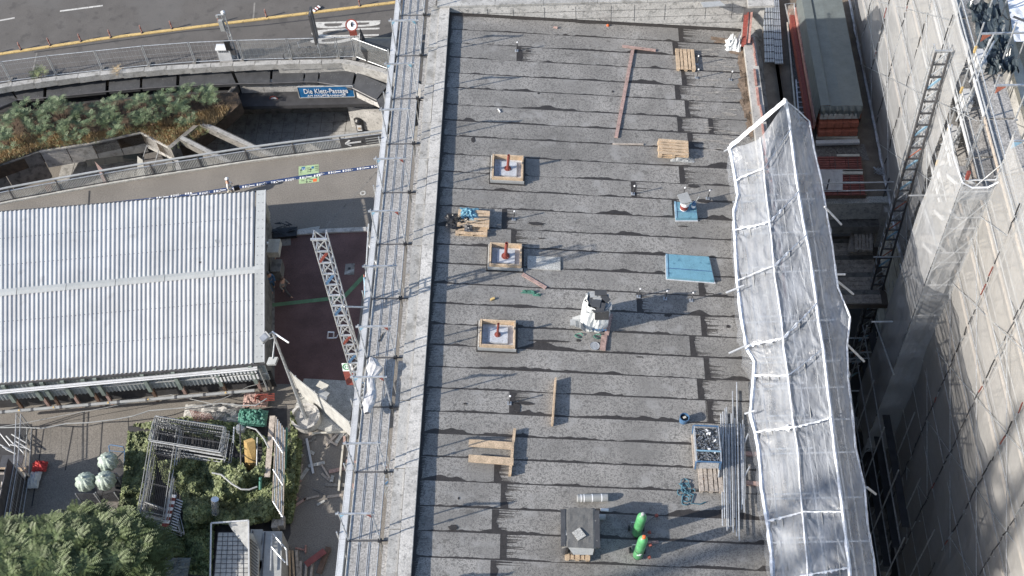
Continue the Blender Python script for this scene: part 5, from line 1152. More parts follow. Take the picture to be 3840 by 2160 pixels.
# ailanthus tree
def tree(px, py, z, h, r, label, n, m, Lf=.85, leaf=.26):
    b = GP(px, py); t = T('tree', label, 'tree', b); c = W(px, py, z)
    P('trunk', MB().tube(b, Vector((c.x, c.y, z - .5)), .16, 10, .09), M_woodd, t); mb = MB(); lm = MB()
    for k in range(n):
        a = U(0, 6.28); q_ = math.sqrt(rnd()) * (1 + .25 * fbm(math.cos(a) * 1.5 + px, math.sin(a) * 1.5)); zz = math.sqrt(max(0, 1 - min(1, q_) ** 2))
        p = c + Vector((r * q_ * math.cos(a), r * q_ * math.sin(a), h * .5 * (zz * 1.1 - .3) + .9 * fbm(q_ * math.cos(a) * 2.5, q_ * math.sin(a) * 2.5, 5) - (U(.2, 1.2) if k % 3 == 0 else 0)))
        if k % 6 == 0: lm.tube(Vector((c.x, c.y, z - h * .35)), p, .05, 4, .015)
        fronds(mb, p, 9, Lf, .6, leaf, .35, 10)
    P('crown', mb, m, t, fix=False); P('limbs', lm, M_woodd, t)
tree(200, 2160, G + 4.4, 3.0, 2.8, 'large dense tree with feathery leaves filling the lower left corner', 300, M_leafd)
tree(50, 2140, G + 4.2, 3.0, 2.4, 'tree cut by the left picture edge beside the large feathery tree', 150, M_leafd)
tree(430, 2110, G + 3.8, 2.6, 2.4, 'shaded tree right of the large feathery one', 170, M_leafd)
tree(330, 2010, G + 3.2, 1.6, 1.2, 'bright topped tree behind the large feathery one near the wire cages', 90, M_leafd)
# ivy masses
def ivy(name, label, pts, n, z0, zh, m=M_ivy):
    mb = MB(); k = 0; xs = [p[0] for p in pts]; ys = [p[1] for p in pts]; base = MB()
    while k < n:
        x, y = U(min(xs), max(xs)), U(min(ys), max(ys))
        if not inpoly(x, y, pts): continue
        w = W(x, y, G); hh = z0 + zh * max(0, .55 + fbm(w.x * .6, w.y * .6) * .9 + .12 * fbm(w.x * 3, w.y * 3)); p = W(x, y, G + hh) + Vector((0, 0, U(-.25, .05)))
        s_ = U(.05, .1); n_ = Vector((U(-1, .7), U(-1.1, .6), 1)).normalized(); e = n_.orthogonal().normalized(); e = Matrix.Rotation(U(0, 6.28), 3, n_) @ e; f = n_.cross(e)
        mb.add([p - e * s_, p - f * s_ * .8 + e * s_ * .2, p + e * s_ * 1.1, p + f * s_ * .8 + e * s_ * .2], [(0, 1, 2, 3)]); k += 1
    return single(name, label, 'ivy', mb, m)
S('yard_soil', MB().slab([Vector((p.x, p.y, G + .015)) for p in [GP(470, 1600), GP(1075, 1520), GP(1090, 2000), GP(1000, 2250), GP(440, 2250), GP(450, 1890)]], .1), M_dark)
ivy('ivy_patch', 'ivy strip climbing between the yard slab and the stacked fence panels', [(480, 1620), (570, 1620), (585, 1720), (570, 1900), (520, 2010), (430, 1960), (455, 1850), (470, 1720)], 14000, .2, 1.0)
ivy('ivy_patch', 'large sunlit ivy mound right of the leaning grids', [(590, 1730), (690, 1720), (900, 1720), (930, 1780), (1010, 1700), (1030, 1780), (1040, 1940), (940, 1960), (800, 1960), (690, 1950), (680, 1850), (610, 1800)], 32000, .2, 1.3)
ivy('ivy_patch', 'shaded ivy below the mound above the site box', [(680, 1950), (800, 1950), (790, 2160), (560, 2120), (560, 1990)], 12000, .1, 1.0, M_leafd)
ivy('ivy_patch', 'ivy growing along the green post by the fence stack', [(985, 1640), (1015, 1640), (1045, 1760), (1095, 1760), (1090, 1540), (1115, 1600), (1100, 1830), (1040, 1950), (985, 1900)], 8000, .3, 1.2)
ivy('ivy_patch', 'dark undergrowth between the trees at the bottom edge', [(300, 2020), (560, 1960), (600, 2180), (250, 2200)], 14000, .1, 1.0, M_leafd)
ivy('ivy_patch', 'scrubby growth creeping over the rubble below the shed', [(490, 1590), (620, 1575), (700, 1560), (880, 1585), (1000, 1640), (900, 1700), (870, 1650), (610, 1610)], 3500, .1, .7)
ivy('ivy_patch', 'weeds along the littered ground by the fence stack', [(1080, 1620), (1130, 1650), (1120, 1800), (1090, 1960), (1060, 1960)], 2500, .05, .6)
# stacked fence grids
def grids(a, b, c, label, n=6, bars=26, cat='fence stack'):
    A, B, C = W(*a, G + .5), W(*b, G + .5), W(*c, G + .5); t = T('fence_stack', label, cat, W(*a, G))
    for k in range(n):
        o_ = Vector((U(-.15, .15), U(-.2, .2), .12 * k)); p, q, r = A + o_, B + o_, C + o_ + Vector((0, 0, U(0, .5))); s_ = q + r - p
        P('grid_frame', MB().tube(p, q, .022, 6).tube(q, s_, .022, 6).tube(s_, r, .022, 6).tube(r, p, .022, 6), M_grey if k % 2 else M_galv, t)
        if k > n - 3:
            mb = MB()
            for j in range(1, bars): mb.tube(p.lerp(q, j / bars), r.lerp(s_, j / bars), .012, 3)
            for j in (.33, .66): mb.tube(p.lerp(r, j), q.lerp(s_, j), .012, 3)
            P('grid_bars', mb, M_dgrey, t, kind='stuff')
    return t
grids((615, 1600), (870, 1640), (600, 1700), 'stack of steel fence grids lying flat above the ivy mound', 12, 30)
grids((600, 1620), (690, 1640), (545, 1960), 'long leaning stack of steel grids half overgrown by ivy', 12, 14)
grids((560, 1960), (690, 2010), (550, 1900), 'short stack of steel grids at the shaded lower end', 5, 16)
p, q = W(650, 1855, G + 1.3), W(618, 1975, G + 1.3); t = T('barrier_board', 'red and white striped barrier board lying on the steel grids', 'barrier', q)
for k in range(10): P('stripe', MB().beam(p.lerp(q, k / 10), p.lerp(q, (k + 1) / 10), .36, .03), M_red if k % 2 else M_white, t)
for k in range(12): P('barrier_rib', MB().beam(W(662 + k * -2.2, 1872 + k * 10, G + 1.2), W(686 - k * 2.2, 1882 + k * 10, G + 1.2), .06, .04), M_alu, t)
single('leaning_board', 'orange yellow formwork panel leaning upright beside the ivy', 'panel', MB().add([W(914, 1652, G + 2.0), W(945, 1642, G + 2.0), W(955, 1715, G + .6), W(950, 1755, G + .3), W(920, 1755, G + .3)] + [p + Vector((.15, -.1, -.1)) for p in [W(914, 1652, G + 2.0), W(945, 1642, G + 2.0), W(955, 1715, G + .6), W(950, 1755, G + .3), W(920, 1755, G + .3)]], [(0, 1, 2, 3, 4), (9, 8, 7, 6, 5), (0, 5, 6, 1), (1, 6, 7, 2), (2, 7, 8, 3), (3, 8, 9, 4), (4, 9, 5, 0)]), mat('formwork_yellow', (.5, .34, .14), .6, var=.15, fine=.2))
def heap(px, py, z, w, d, h, m, name, label, cat, seed, n=20):
    c = W(px, py, z); mb = MB(); rows = []
    for i in range(n):
        r = []
        for j in range(n):
            u_, v = 2 * i / (n - 1) - 1, 2 * j / (n - 1) - 1; e = max(0, 1 - u_ * u_) ** .5 * max(0, 1 - v * v) ** .5
            r.append(c + Vector((u_ * w / 2, v * d / 2, h * e * (.8 + .5 * fbm(u_ * 3 + seed, v * 3)) + .1 * fbm(u_ * 9, v * 9 + seed))))
        rows.append(r)
    return single(name, label, cat, mb.grid(rows), m)
heap(952, 1570, G + .6, 1.5, 1.0, .6, M_teal, 'green_netting', 'bright green netting heaped over the debris', 'netting', 3)
heap(925, 1560, G + .5, .9, .8, .5, M_teal, 'green_netting', 'left end of the green netting heap by the rubble', 'netting', 6)
heap(800, 1560, G + .1, 3.4, 1.6, .5, M_wall, 'rubble_heap', 'grey brown rubble heap right of the red lattice', 'rubble', 9)
heap(960, 1500, G + .3, 1.4, .9, .6, M_woodp, 'rubble_heap', 'reddish rubble and boards at the shed corner', 'rubble', 14)
single('white_sack', 'small white sack beneath the green netting', 'sack', MB().lathe(W(905, 1612, G + .3), [(.05, -.2), (.3, 0), (.25, .3), (.05, .45)], 10), M_bag)
t = T('rusty_lattice', 'leaning rusty lattice panel in the shadow below the shed', 'lattice', W(760, 1560, G))
for k in range(13): P('lattice_bar', MB().tube(W(712 + k * 6.2, 1537 + k * 1.2, G + 1.4), W(745 + k * 5.5, 1618 - k * 2.5, G + .3), .02, 4), M_rust, t)
t = T('red_crate', 'red tubular crate lying by the shed corner', 'crate', W(975, 1495, G))
for k in range(5): P('crate_tube', MB().tube(W(958, 1482 + k * 6, G + 1 - .1 * k), W(1030, 1476 + k * 6, G + 1 - .1 * k), .03, 5), M_red, t)
P('crate_tube', MB().path([W(958, 1505, G + .6), W(957, 1488, G + 1), W(966, 1480, G + 1.1), W(1005, 1478, G + 1.1)], .04), M_red, t)
# bags in wire cages
def cage(px, py, w, h, label):
    c = GP(px, py); t = T('wire_cage', label, 'wire cage', c, 'wire cages with pale bags'); d = .85
    for x in (-w / 2, w / 2):
        for y in (-d / 2, d / 2): P('cage_post', MB().box(c + Vector((x, y, h / 2)), (.05, .05, h)), M_galv, t)
    mb = MB()
    for k in range(12):
        z = h * k / 11
        for y in (-d / 2, d / 2): mb.beam(c + Vector((-w / 2, y, z)), c + Vector((w / 2, y, z)), .015, .015)
        x = -w / 2 + w * k / 11
        for y in (-d / 2, d / 2): mb.beam(c + Vector((x, y, 0)), c + Vector((x, y, h)), .015, .015, (0, 1, 0))
    P('cage_mesh', mb, M_dgrey, t, kind='stuff'); P('cage_floor', MB().box(c + Vector((0, 0, .1)), (w, d, .05)), M_dgrey, t)
    return c
def tied_bag(c, r, label):
    rows = []
    for i in range(11):
        ph = math.pi * i / 10; row = []
        for j in range(41):
            a = 2 * math.pi * j / 40; pl_ = 1 + .09 * math.sin(a * 11 + 2 * fbm(a, i)) * math.sin(ph) + .1 * fbm(math.cos(a) * 2, math.sin(a) * 2, ph)
            row.append(c + Vector((r * math.sin(ph) ** .8 * math.cos(a) * pl_, r * math.sin(ph) ** .8 * math.sin(a) * pl_, r * .9 * math.cos(ph) * (1.1 if i < 5 else 1))))
        rows.append(row)
    t = T('tied_bag', label, 'bag', c - Vector((0, 0, r)), 'pale green bags in the wire cages'); P('bag_body', MB().grid(rows), M_gbag, t); P('bag_knot', MB().lathe(c + Vector((0, 0, r * .93)), [(.05, 0), (.09, .1), (.02, .14)], 8), M_gbag, t)
for (px, py, lb, lc) in ((350, 1860, 'left pale green tied bag in the front cages', 'left front wire cage holding a pale bag'), (424, 1855, 'right pale green tied bag in the front cages', 'right front wire cage holding a pale bag'), (432, 1785, 'rear pale green tied bag beside the ivy', 'rear wire cage with a blue grey handle')):
    c = cage(px, py, 1.0, 1.15, lc); tied_bag(c + Vector((0, .15, 1.35)), .52, lb)
single('trolley_handle', 'blue grey tubular handle standing behind the rear bag', 'handle', MB().path([GP(418, 1740), W(408, 1672, G + .6), W(415, 1668, G + .8), W(462, 1675, G + .8), W(468, 1690, G + .6), GP(466, 1740)], .03).tube(W(410, 1690, G + .5), W(466, 1695, G + .5), .02), M_bluep)
crumple_p = W(152, 1748, G + .3); heap(150, 1750, G + .2, .8, .6, .45, M_redc if 'M_redc' in globals() else mat('red_cloth', (.45, .06, .06), .8), 'red_cloth', 'red cloth bundle hanging on the left fence', 'cloth', 21, 14)
heap(130, 1800, G + .2, .6, 1.0, .4, M_bag, 'white_sack', 'white sack lying below the red cloth', 'sack', 25, 12)
for k, pts in enumerate(([(105, 1608), (98, 1800), (55, 2040)], [(122, 1610), (112, 1790), (70, 2050)])):
    a, b, c = GP(*pts[0]), GP(*pts[1]), GP(*pts[2])
    for j, (p, q) in enumerate(((a, b), (b, c))): fence(p, q, 1.8, ['far', 'near'][j] + (' outer' if k == 0 else ' inner') + ' fence panel of the double fence on the left of the yard', False, 20, 'fence panels left of the yard')
t = T('timber_screen', 'dark solid screen behind the near part of the yard fence at the left edge', 'screen', GP(95, 1900))
for k in range(8):
    a, b = GP(96 - 5.5 * k, 1800 + 28 * k), GP(96 - 5.5 * (k + .97), 1800 + 28 * (k + .97)); P('screen_board', MB().sheet([a, b, b + Vector((0, 0, 2.4 + U(0, .2))), a + Vector((0, 0, 2.4 + U(0, .2)))], .04, (1, 0, 0)), M_dgrey, t)
for a, b, m, w_, lb in [((0, 1742), (82, 1742), M_dgrey, 1.1, 'dark lid board lying left of the yard fence'), ((-20, 1757), (96, 1758), M_wood, .12, 'yellow timber left of the yard fence, first'), ((-20, 1766), (92, 1766), M_wood, .12, 'yellow timber left of the yard fence, second'), ((-20, 1775), (60, 1775), M_woodg, .12, 'grey timber left of the yard fence')]:
    single('plank', lb, 'plank', MB().beam(GP(*a, .8), GP(*b, .8), w_, .06), m)
for k in range(16):
    a = (U(-20, 60), U(1805, 1840)); b = (a[0] - U(-15, 30), U(1960, 2060)); single('steel_bar', 'thin rod in the bundle leaning at the left picture edge', 'bar', MB().tube(GP(*a, .9), GP(*b, .3), .025, 5), M_galv if k % 3 else M_woodg, 'rods leaning at the left picture edge')
for k in range(9):
    a = (U(-10, 60), U(1620, 1690)); b = (a[0] + U(20, 60), a[1] + U(10, 60)); single('steel_bar', 'pale tube lying in the dark corner below the shed at the far left', 'bar', MB().tube(GP(*a, .5), GP(*b, .4), .035, 5), M_alu, 'tubes in the dark far left corner')
single('grey_hose', 'grey hose arching over the ivy mound', 'hose', MB().path([W(x, y, G + 2.2) for x, y in [(795, 1773), (830, 1780), (870, 1815), (905, 1835), (935, 1836), (965, 1825)]], .045), M_grey)
single('grey_hose', 'second grey hose rising from the rubble over the yellow panel', 'hose', MB().path([W(x, y, G + 1.8) for x, y in [(925, 1600), (960, 1610), (990, 1645), (1008, 1680)]], .045), M_grey)
single('steel_chimney', 'short shiny steel flue in the shaded ivy', 'flue', MB().tube(W(808, 1925, G + 1.2), W(806, 1872, G + 2.2), .2, 14), mat('bright_steel', (.6, .62, .66), .25, .8))
for a, b, m, r, lb in [((1075, 1605), (1066, 1810), M_teal, .07, 'long green post along the fence stack'), ((977, 1790), (976, 1835), M_teal, .08, 'short bright green post end in the ivy'), ((965, 1640), (962, 1790), M_galv, .035, 'upright steel tube right of the timber panel'), ((900, 1590), (905, 1790), M_dgrey, .04, 'dark upright tube left of the timber panel'), ((878, 1600), (874, 1660), M_white, .04, 'short white tube left of the timber panel')]:
    single('tube', lb, 'tube', MB().tube(W(*a, G + 1.5), W(*b, G + 1.0), r, 8), m)
t = T('fence_stack', 'upright row of fence panels seen from above along the green post', 'fence stack', GP(1045, 1800))
for k in range(7): P('panel_edge', MB().beam(W(1036 + 5.5 * k, 1565 + 8 * k, G + 1.7), W(1022 + 6.5 * k, 1880 + 12 * k, G + 1.5), .05, .08), M_galv if k % 2 else M_woodg, t)
P('wooden_side', MB().beam(W(1022, 1560, G + 1.5), W(1002, 1790, G + 1.3), .3, .06), M_woodg, t)
for k in range(3): P('top_bracket', MB().tube(W(1024, 1640 + k * 120, G + 1.8), W(1062, 1700 + k * 120, G + 1.8), .04), M_galv, t)
for px, py, lb in ((1035, 1968, 'left hollow concrete block by the grey containers'), (1056, 1960, 'right hollow concrete block by the grey containers')): single('concrete_block', lb, 'block', MB().box(GP(px, py, .3), (.35, .55, .5)), M_conc)
heap(620, 2140, G + 1.0, 2.4, 1.4, .3, M_tarp, 'grey_tarp', 'grey tarp spread at the bottom edge beside the dark undergrowth', 'tarp', 31)
# ================================================================ GAP BETWEEN THE BUILDINGS
ZG = -7.0
S('gap_floor', MB().slab([Vector(p) for p in ((7.7, 36.4, ZG), (16, 36.4, ZG), (16, 62, ZG), (7.7, 62, ZG))], .5), M_dirt)
S('lower_platform', MB().slab([Vector(p) for p in ((7.9, 32.6, -10), (13.9, 32.6, -10), (13.9, 36.5, -10), (7.9, 36.5, -10))], .3), M_dirt)
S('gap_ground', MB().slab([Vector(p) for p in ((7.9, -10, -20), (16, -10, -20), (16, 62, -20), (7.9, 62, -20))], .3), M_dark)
def gp(px, py, dz=0): return W(px, py, ZG + dz)
S('gravel_strip', MB().slab([gp(2950, 20, .02), gp(2990, 20, .02), gp(3035, 440, .02), gp(2985, 440, .02)], .1), M_grav)
S('gravel_strip', MB().slab([gp(3040, 535, .02), gp(3240, 540, .02), gp(3260, 600, .02), gp(3040, 600, .02)], .1), M_grav)
# long mesh sheets
for nm, q in (('left of the two long corrugated grey mesh sheets in the gap', [(2855, -60), (2897, -60), (2905, 232), (2868, 232)]), ('right of the two long corrugated grey mesh sheets, its end further down', [(2893, -60), (2918, -60), (2938, 238), (2906, 238)])):
    t = T('mesh_sheet', nm, 'sheet', gp(2900, 100)); P('sheet_metal', MB().slab([gp(*p, .35) for p in q], .06), M_grey, t)
    A = [gp(*p, .37) for p in q]
    for k in range(12): P('cross_bar', MB().beam(A[0].lerp(A[3], (k + .5) / 12), A[1].lerp(A[2], (k + .5) / 12), .05, .03), M_dgrey, t)
    for k in range(4): P('sheet_rib', MB().beam(A[0].lerp(A[1], (k + .5) / 4), A[3].lerp(A[2], (k + .5) / 4), .04, .03), M_galv, t)
    P('support_leg', MB().box(gp(2900, 150, .15), (.1, 8, .25)), M_dgrey, t)
# ladder
A, B, C_, D = gp(2985, 300, .3), gp(3022, 300, .3), gp(3036, 470, .3), gp(2998, 470, .3)
t = T('ladder', 'aluminium ladder lying on the gravel strip beside the red edged stack', 'ladder', gp(3010, 400)); P('stile', MB().beam(A, D, .06, .06), M_galv, t); P('stile', MB().beam(B, C_, .06, .06), M_galv, t)
for k in range(9): P('rung', MB().beam(A.lerp(D, (k + .5) / 9), B.lerp(C_, (k + .5) / 9), .04, .04), M_galv, t)
t = T('rack_frame', 'rusty bent frame standing at the far end of the gap', 'frame', gp(2960, 60)); P('frame_tube', MB().path([gp(2965, 110, 0), gp(2945, 15, 1.2), gp(2978, 12, 1.2), gp(2985, 90, .4)], .04), M_galv, t)
for k in range(6): P('frame_bar', MB().tube(gp(2950 + 5 * k, 20, 1.1), gp(2962 + 5 * k, 90, .4), .02, 4), M_woodg, t)
single('guide_rail', 'pale long rail beside the gravel strip', 'rail', MB().beam(gp(2952, 85, .15), gp(2985, 440, .15), .07, .08), M_cream)
# container stack under tarp
t = T('tarped_stack', 'long stack of orange blocks under a dark grey green tarp in the gap', 'block stack', gp(3130, 300))
zt_ = ZG + 2.0
x0, x1 = 10.75, 12.75
yf = W(3150, 395, zt_).y
q = [W(3078, 396, zt_), W(3236, 396, zt_), W(3150, -40, zt_), W(3000, -40, zt_)]
rows = []
for i in range(25):
    f = i / 24; a = q[0].lerp(q[3], f); b = q[1].lerp(q[2], f); sag = .14 * abs(math.sin(f * 9.4)) ** .3
    rows.append([a + Vector((-.12, 0, -1.4)) + Vector((.06 * fbm(f * 9), 0, 0)), a + Vector((-.04, 0, -.35 - .1 * fbm(f * 7))), a + Vector((0, 0, 0)), a.lerp(b, .22) + Vector((0, 0, .03)), a.lerp(b, .24) + Vector((0, 0, -.06)), a.lerp(b, .5) + Vector((0, 0, .03 * fbm(f * 8, 2))), a.lerp(b, .8) + Vector((0, 0, .03 * fbm(f * 8, 5))), b, b + Vector((.03, 0, -.5 + .1 * fbm(f * 8, 8))), b + Vector((.08, 0, -1.3))])
P('tarp', MB().grid(rows), M_tarp, t, smooth=False)
q2 = [None, None, None, q[3]]
c = (q[0] + q[1]) / 2
for k, (z, m, w_) in enumerate(((-.25, M_orange, 0), (-.6, M_hoard, 0), (-1.05, M_brick, .1), (-1.5, M_brick, .2))):
    for j in range(5): P('block', MB().box((c.x - .72 + .36 * j, c.y + .25 - .12 * k, zt_ + z), (.34, .5, .3)), M_brick if m == M_orange else m, t)
P('core', MB().slab([p + Vector((0, .3, -.12)) for p in (q[0] + Vector((.1, .2, 0)), q[1] + Vector((-.1, .2, 0)), q[2] + Vector((-.1, 0, 0)), q[3] + Vector((.1, 0, 0)))], 1.85), M_brick, t)
fr_ = MB(); rows = []
for j in range(19):
    f = j / 18; p = q[0].lerp(q[1], f); rows.append([p + Vector((0, -.01, 0)), p + Vector((0, -.12 - .05 * math.sin(j * 2), -.2)), p + Vector((0, -.1 - .08 * math.cos(j * 3), -.38 - .22 * abs(math.sin(j * .9)) - (.25 if j in (0, 1, 17, 18) else 0)))])
P('tarp_front_folds', fr_.grid(rows), M_tarp, t)
P('orange_strap', MB().box((c.x, c.y - .06, zt_ - .62), (1.9, .06, .3)), M_brick, t)
P('side_edge', MB().beam(q[0] + Vector((-.28, -.2, -1.5)), q2[3] + Vector((-.28, 0, -1.5)), .2, .5), M_red, t); P('side_boards', MB().beam(q[0] + Vector((-.12, -.1, -1.2)), q[3] + Vector((-.12, 0, -1.2)), .06, .5), M_rust, t)
P('bearer', MB().beam(gp(3062, 512, .2), gp(3215, 520, .2), .16, .16), M_cream, t)
single('white_beam', 'white channel beam lying across the gap before the gravel', 'beam', MB().beam(gp(3060, 536, .3), gp(3222, 532, .3), .22, .14), M_alu)
# red clay tubes
t = T('clay_tube_stack', 'rows of dark red clay tubes with pale battens in the gap', 'tube stack', gp(3160, 660))
for k in range(17):
    y = 590 + k * 8.6; a, b = gp(3050 + k * .8, y + 2, .45), gp(3228 + k * 1.1, y, .45)
    for j in range(3): P('clay_tube', MB().tube(a.lerp(b, j / 3), a.lerp(b, (j + .97) / 3), .055, 8), M_tile if k != 11 else M_grey, t)
P('inner_block', MB().slab([gp(3060, 590, .3), gp(3232, 588, .3), gp(3250, 730, .3), gp(3068, 730, .3)], .28), M_woodd, t)
for x0_, y_ in ((3138, 583), (3150, 640), (3150, 650), (3150, 642)): P('batten', MB().beam(gp(x0_, y_, .56), gp(x0_ + 85, y_, .56), .1, .06), M_cream, t)
for x_ in (3130, 3180, 3215): P('binding_wire', MB().beam(gp(x_, 590, .52), gp(x_ + 12, 730, .52), .02, .02), M_black, t)
rows = [[gp(3070 + 90 * u_ / 7 + 4 * fbm(v, u_), 635 + 78 * v / 7 + 5 * fbm(u_, v), .58 + .08 * abs(fbm(u_ * .9, v * .9))) for u_ in range(8)] for v in range(8)]
single('plastic_sheet', 'milky plastic sheet lying over the clay tubes', 'plastic sheet', MB().grid(rows), F_sheet)
# guard rails and concrete beam
gy = 36.35
t = T('edge_guard', 'scaffold tube guard rail with two rails at the platform edge', 'guard rail', (12.5, gy, ZG))
for z in (.5, 1.05): P('rail', MB().tube((10.7, gy, ZG + z), (14.0, gy, ZG + z), .03, 8), M_alu, t)
for x in (11.1, 13.7): P('guard_post', MB().tube((x, gy + .05, ZG - .3), (x, gy + .05, ZG + 1.25), .035, 8), M_dgrey, t)
t = T('edge_beam', 'grey concrete edge beam with ledges below the guard rail', 'beam', (12.5, gy, ZG - 1.5))
P('beam_face', MB().box((11.8, gy + .1, ZG - .75), (4.6, .5, 1.2)), M_conc, t); P('top_ledge', MB().box((11.8, gy - .12, ZG - .05), (4.6, .35, .12)), M_slab, t)
P('lower_ledge', MB().box((11.8, gy - .05, ZG - 1.7), (4.6, .9, .5)), M_cdark, t); P('ledge_post', MB().box((13.85, gy - .2, ZG - 1.6), (.3, .8, 2.6)), M_conc, t)
for k in range(15): P('floor_plank', MB().box((10.9, 36.2 - k * .245, -9.97), (5.4, .23, .05)), M_woodg if k % 4 else M_cdark, None, kind='structure')
t = T('board_stack', 'stack of weathered boards on the lower platform beneath the pallet', 'board stack', W(3230, 870, -10))
for k in range(12): P('stack_board', MB().beam(W(3182 + k * 7.5, 945, -9.5 + .02 * (k % 3)), W(3208 + k * 7, 815, -9.4 + .02 * (k % 3)), .14, .04), M_woodg, t)
pq = pallet_proto(M_woodg); o = dup(pq, W(3236, 905, -9.2), math.radians(84), 'brown pallet on the board stack down in the gap'); drop(pq)
for a, b in (((3265, 470), (3250, 610)), ((3230, 560), (3330, 640))): pass
single('wire_tangle', 'tangle of wire and offcuts by the foot of the net', 'wire', MB().path([gp(3300 + 28 * math.cos(k * 1.9) * U(.4, 1), 640 + 22 * math.sin(k * 2.3) * U(.4, 1), .1 + .2 * rnd()) for k in range(40)], .012, 4), M_galv)
for a, b, lb in (((3092, 775, 1), (3155, 842, 0), 'upper pole sticking out right of the plastic wrapping'), ((3135, 1050, 0), (3200, 1103, -1), 'second pole sticking out right of the plastic wrapping'), ((3180, 1295, 0), (3240, 1355, -1), 'third pole sticking out right of the plastic wrapping'), ((3252, 1828, 0), (3284, 1853, -1), 'lowest pole sticking out right of the plastic wrapping'), ((3140, 1029, 0), (3170, 1029, 0), 'short level tube end right of the plastic wrapping')):
    single('pole', lb, 'pole', MB().tube(W(*a), W(*b), .04, 8), M_alu)
# dark depth: trusses and stored gear
for y_, z_, x0_, x1_ in ((31.8, -11.5, 10, 14), (31.2, -12.3, 10, 14), (30.2, -13.5, 10, 13.8)):
    P('depth_tube', MB().tube((x0_, y_, z_), (x1_, y_, z_), .03, 6), M_galv, None, kind='structure')
t = T('lattice_girder', 'horizontal lattice girder spanning the dark gap', 'girder', (12, 31.6, -13.5))
for z in (-12.4, -13.2): P('girder_chord', MB().tube((9.5, 31.6, z), (14, 31.6, z), .04, 6), M_galv, t)
for k in range(9): P('girder_bar', MB().tube((9.5 + .5 * k, 31.6, -12.4 if k % 2 else -13.2), (10 + .5 * k, 31.6, -13.2 if k % 2 else -12.4), .025, 5), M_galv, t)
t = T('lower_scaffold', 'scaffold with shade darkened decks standing deep in the gap beside the net', 'scaffold', (13.4, 25, -20))
for y_ in (31, 28.5, 26, 23.5, 21): 
    for x_ in (12.6, 13.6): P('standard', MB().tube((x_, y_, -20), (x_, y_, -9 + U(-1, 1)), .03, 6), M_galv, t)
for z_ in (-11, -13, -15, -17): P('lift_deck', MB().box((13.2, 27, z_), (.3, 9.5, .06)), M_dark, t); P('ledger', MB().tube((12.6, 21, z_ + 1), (12.6, 31.5, z_ + 1), .025, 6), M_galv, t)  # decks coloured near black to carry the deep shade down here
for px, py, w_, d_x, lb in ((3245, 1340, .9, 1.6, 'grey board stack deep in the dark gap'), (3300, 2030, .8, 3.2, 'long pale plank bundle at the bottom of the dark gap'), (3265, 1580, 1.2, 1.0, 'low tube frame crate deep in the gap')):
    q = W(px, py, -18); single('board_bundle', lb, 'boards', MB().box(q, (w_, d_x, .5), -.1), M_cdark)
# ================================================================ NETTED SCAFFOLD ON THE RIGHT BUILDING
rb = T('right_building', 'pale stone building hidden behind the netted scaffold on the right', 'building', (18, 30, -20))
P('wall', MB().box((18.0, 30, -8.2), (3.9, 70, 23)), M_wall, rb); P('cornice', MB().box((16.15, 30, 3.45), (.4, 60, .3)), M_cream, rb); P('flat_roof', MB().box((18.2, 30, 3.4), (3.8, 60, .12)), mat('sandy_ledge', (.42, .36, .27), .9, fine=.3), rb)
for k in range(24): P('stone_course', MB().box((16.04, 30, -15 + k * .75), (.03, 60, .02)), M_cdark, rb)
rs = T('right_scaffold', 'tall galvanised scaffold with decks on every lift in front of the right building', 'scaffold', (14.6, 30, -20))
XO, XI = 14.05, 15.15
SY = [17.75 + 2.52 * k for k in range(-4, 14)]
LV = [-15.6, -13.6, -11.6, -9.6, -7.6, -5.6, -3.6, -1.6, .4, 2.4, 4.4]
for y in SY:
    tz = 6.6
    for x in (XO, XI): P('standard', MB().tube((x, y, -16 if y < 33 else -7), (x, y, tz if y < 41 else 5.2), .03, 6), M_galv, rs)
    for z in LV:
        if y > 32 and z < -7.7: continue
        P('transom', MB().tube((XO - .1, y, z), (XI + .1, y, z), .025, 6), M_galv, rs)
for a, b in zip(SY[:-1], SY[1:]):
    for z in LV:
        if a > 32 and z < -7.7: continue
        for k in range(3): P('deck_board', MB().box((XO + .2 + .36 * k, (a + b) / 2, z + .05), (.34, 2.42, .06)), M_deck, rs)
        P('toe_board', MB().box((XO + .02, (a + b) / 2, z + .16), (.035, 2.45, .17)), M_alu if 30 < a < 36 else M_woodg, rs)
        P('outer_rail', MB().tube((XO - .2, a, z + 1.0), (XO - .2, b, z + 1.0), .016, 5), M_galv, rs)
        for h in (.55, 1.05): P('guard_rail', MB().tube((XO - .03, a, z + h), (XO - .03, b, z + h), .022, 5), M_galv, rs)
for k, (a, b) in enumerate(zip(SY[:-1], SY[1:])):
    if True:
        for z0_ in ((-7.6, -3.6, .4) if k % 2 else (-13.6, -9.6, -5.6, -1.6)): P('brace', MB().tube((XO - .2, a, z0_), (XO - .2, b, z0_ + 2), .016, 5), M_galv, rs); P('brace', MB().tube((XO - .2, b, z0_ + 2), (XO - .2, a, z0_ + 4), .016, 5), M_galv, rs)
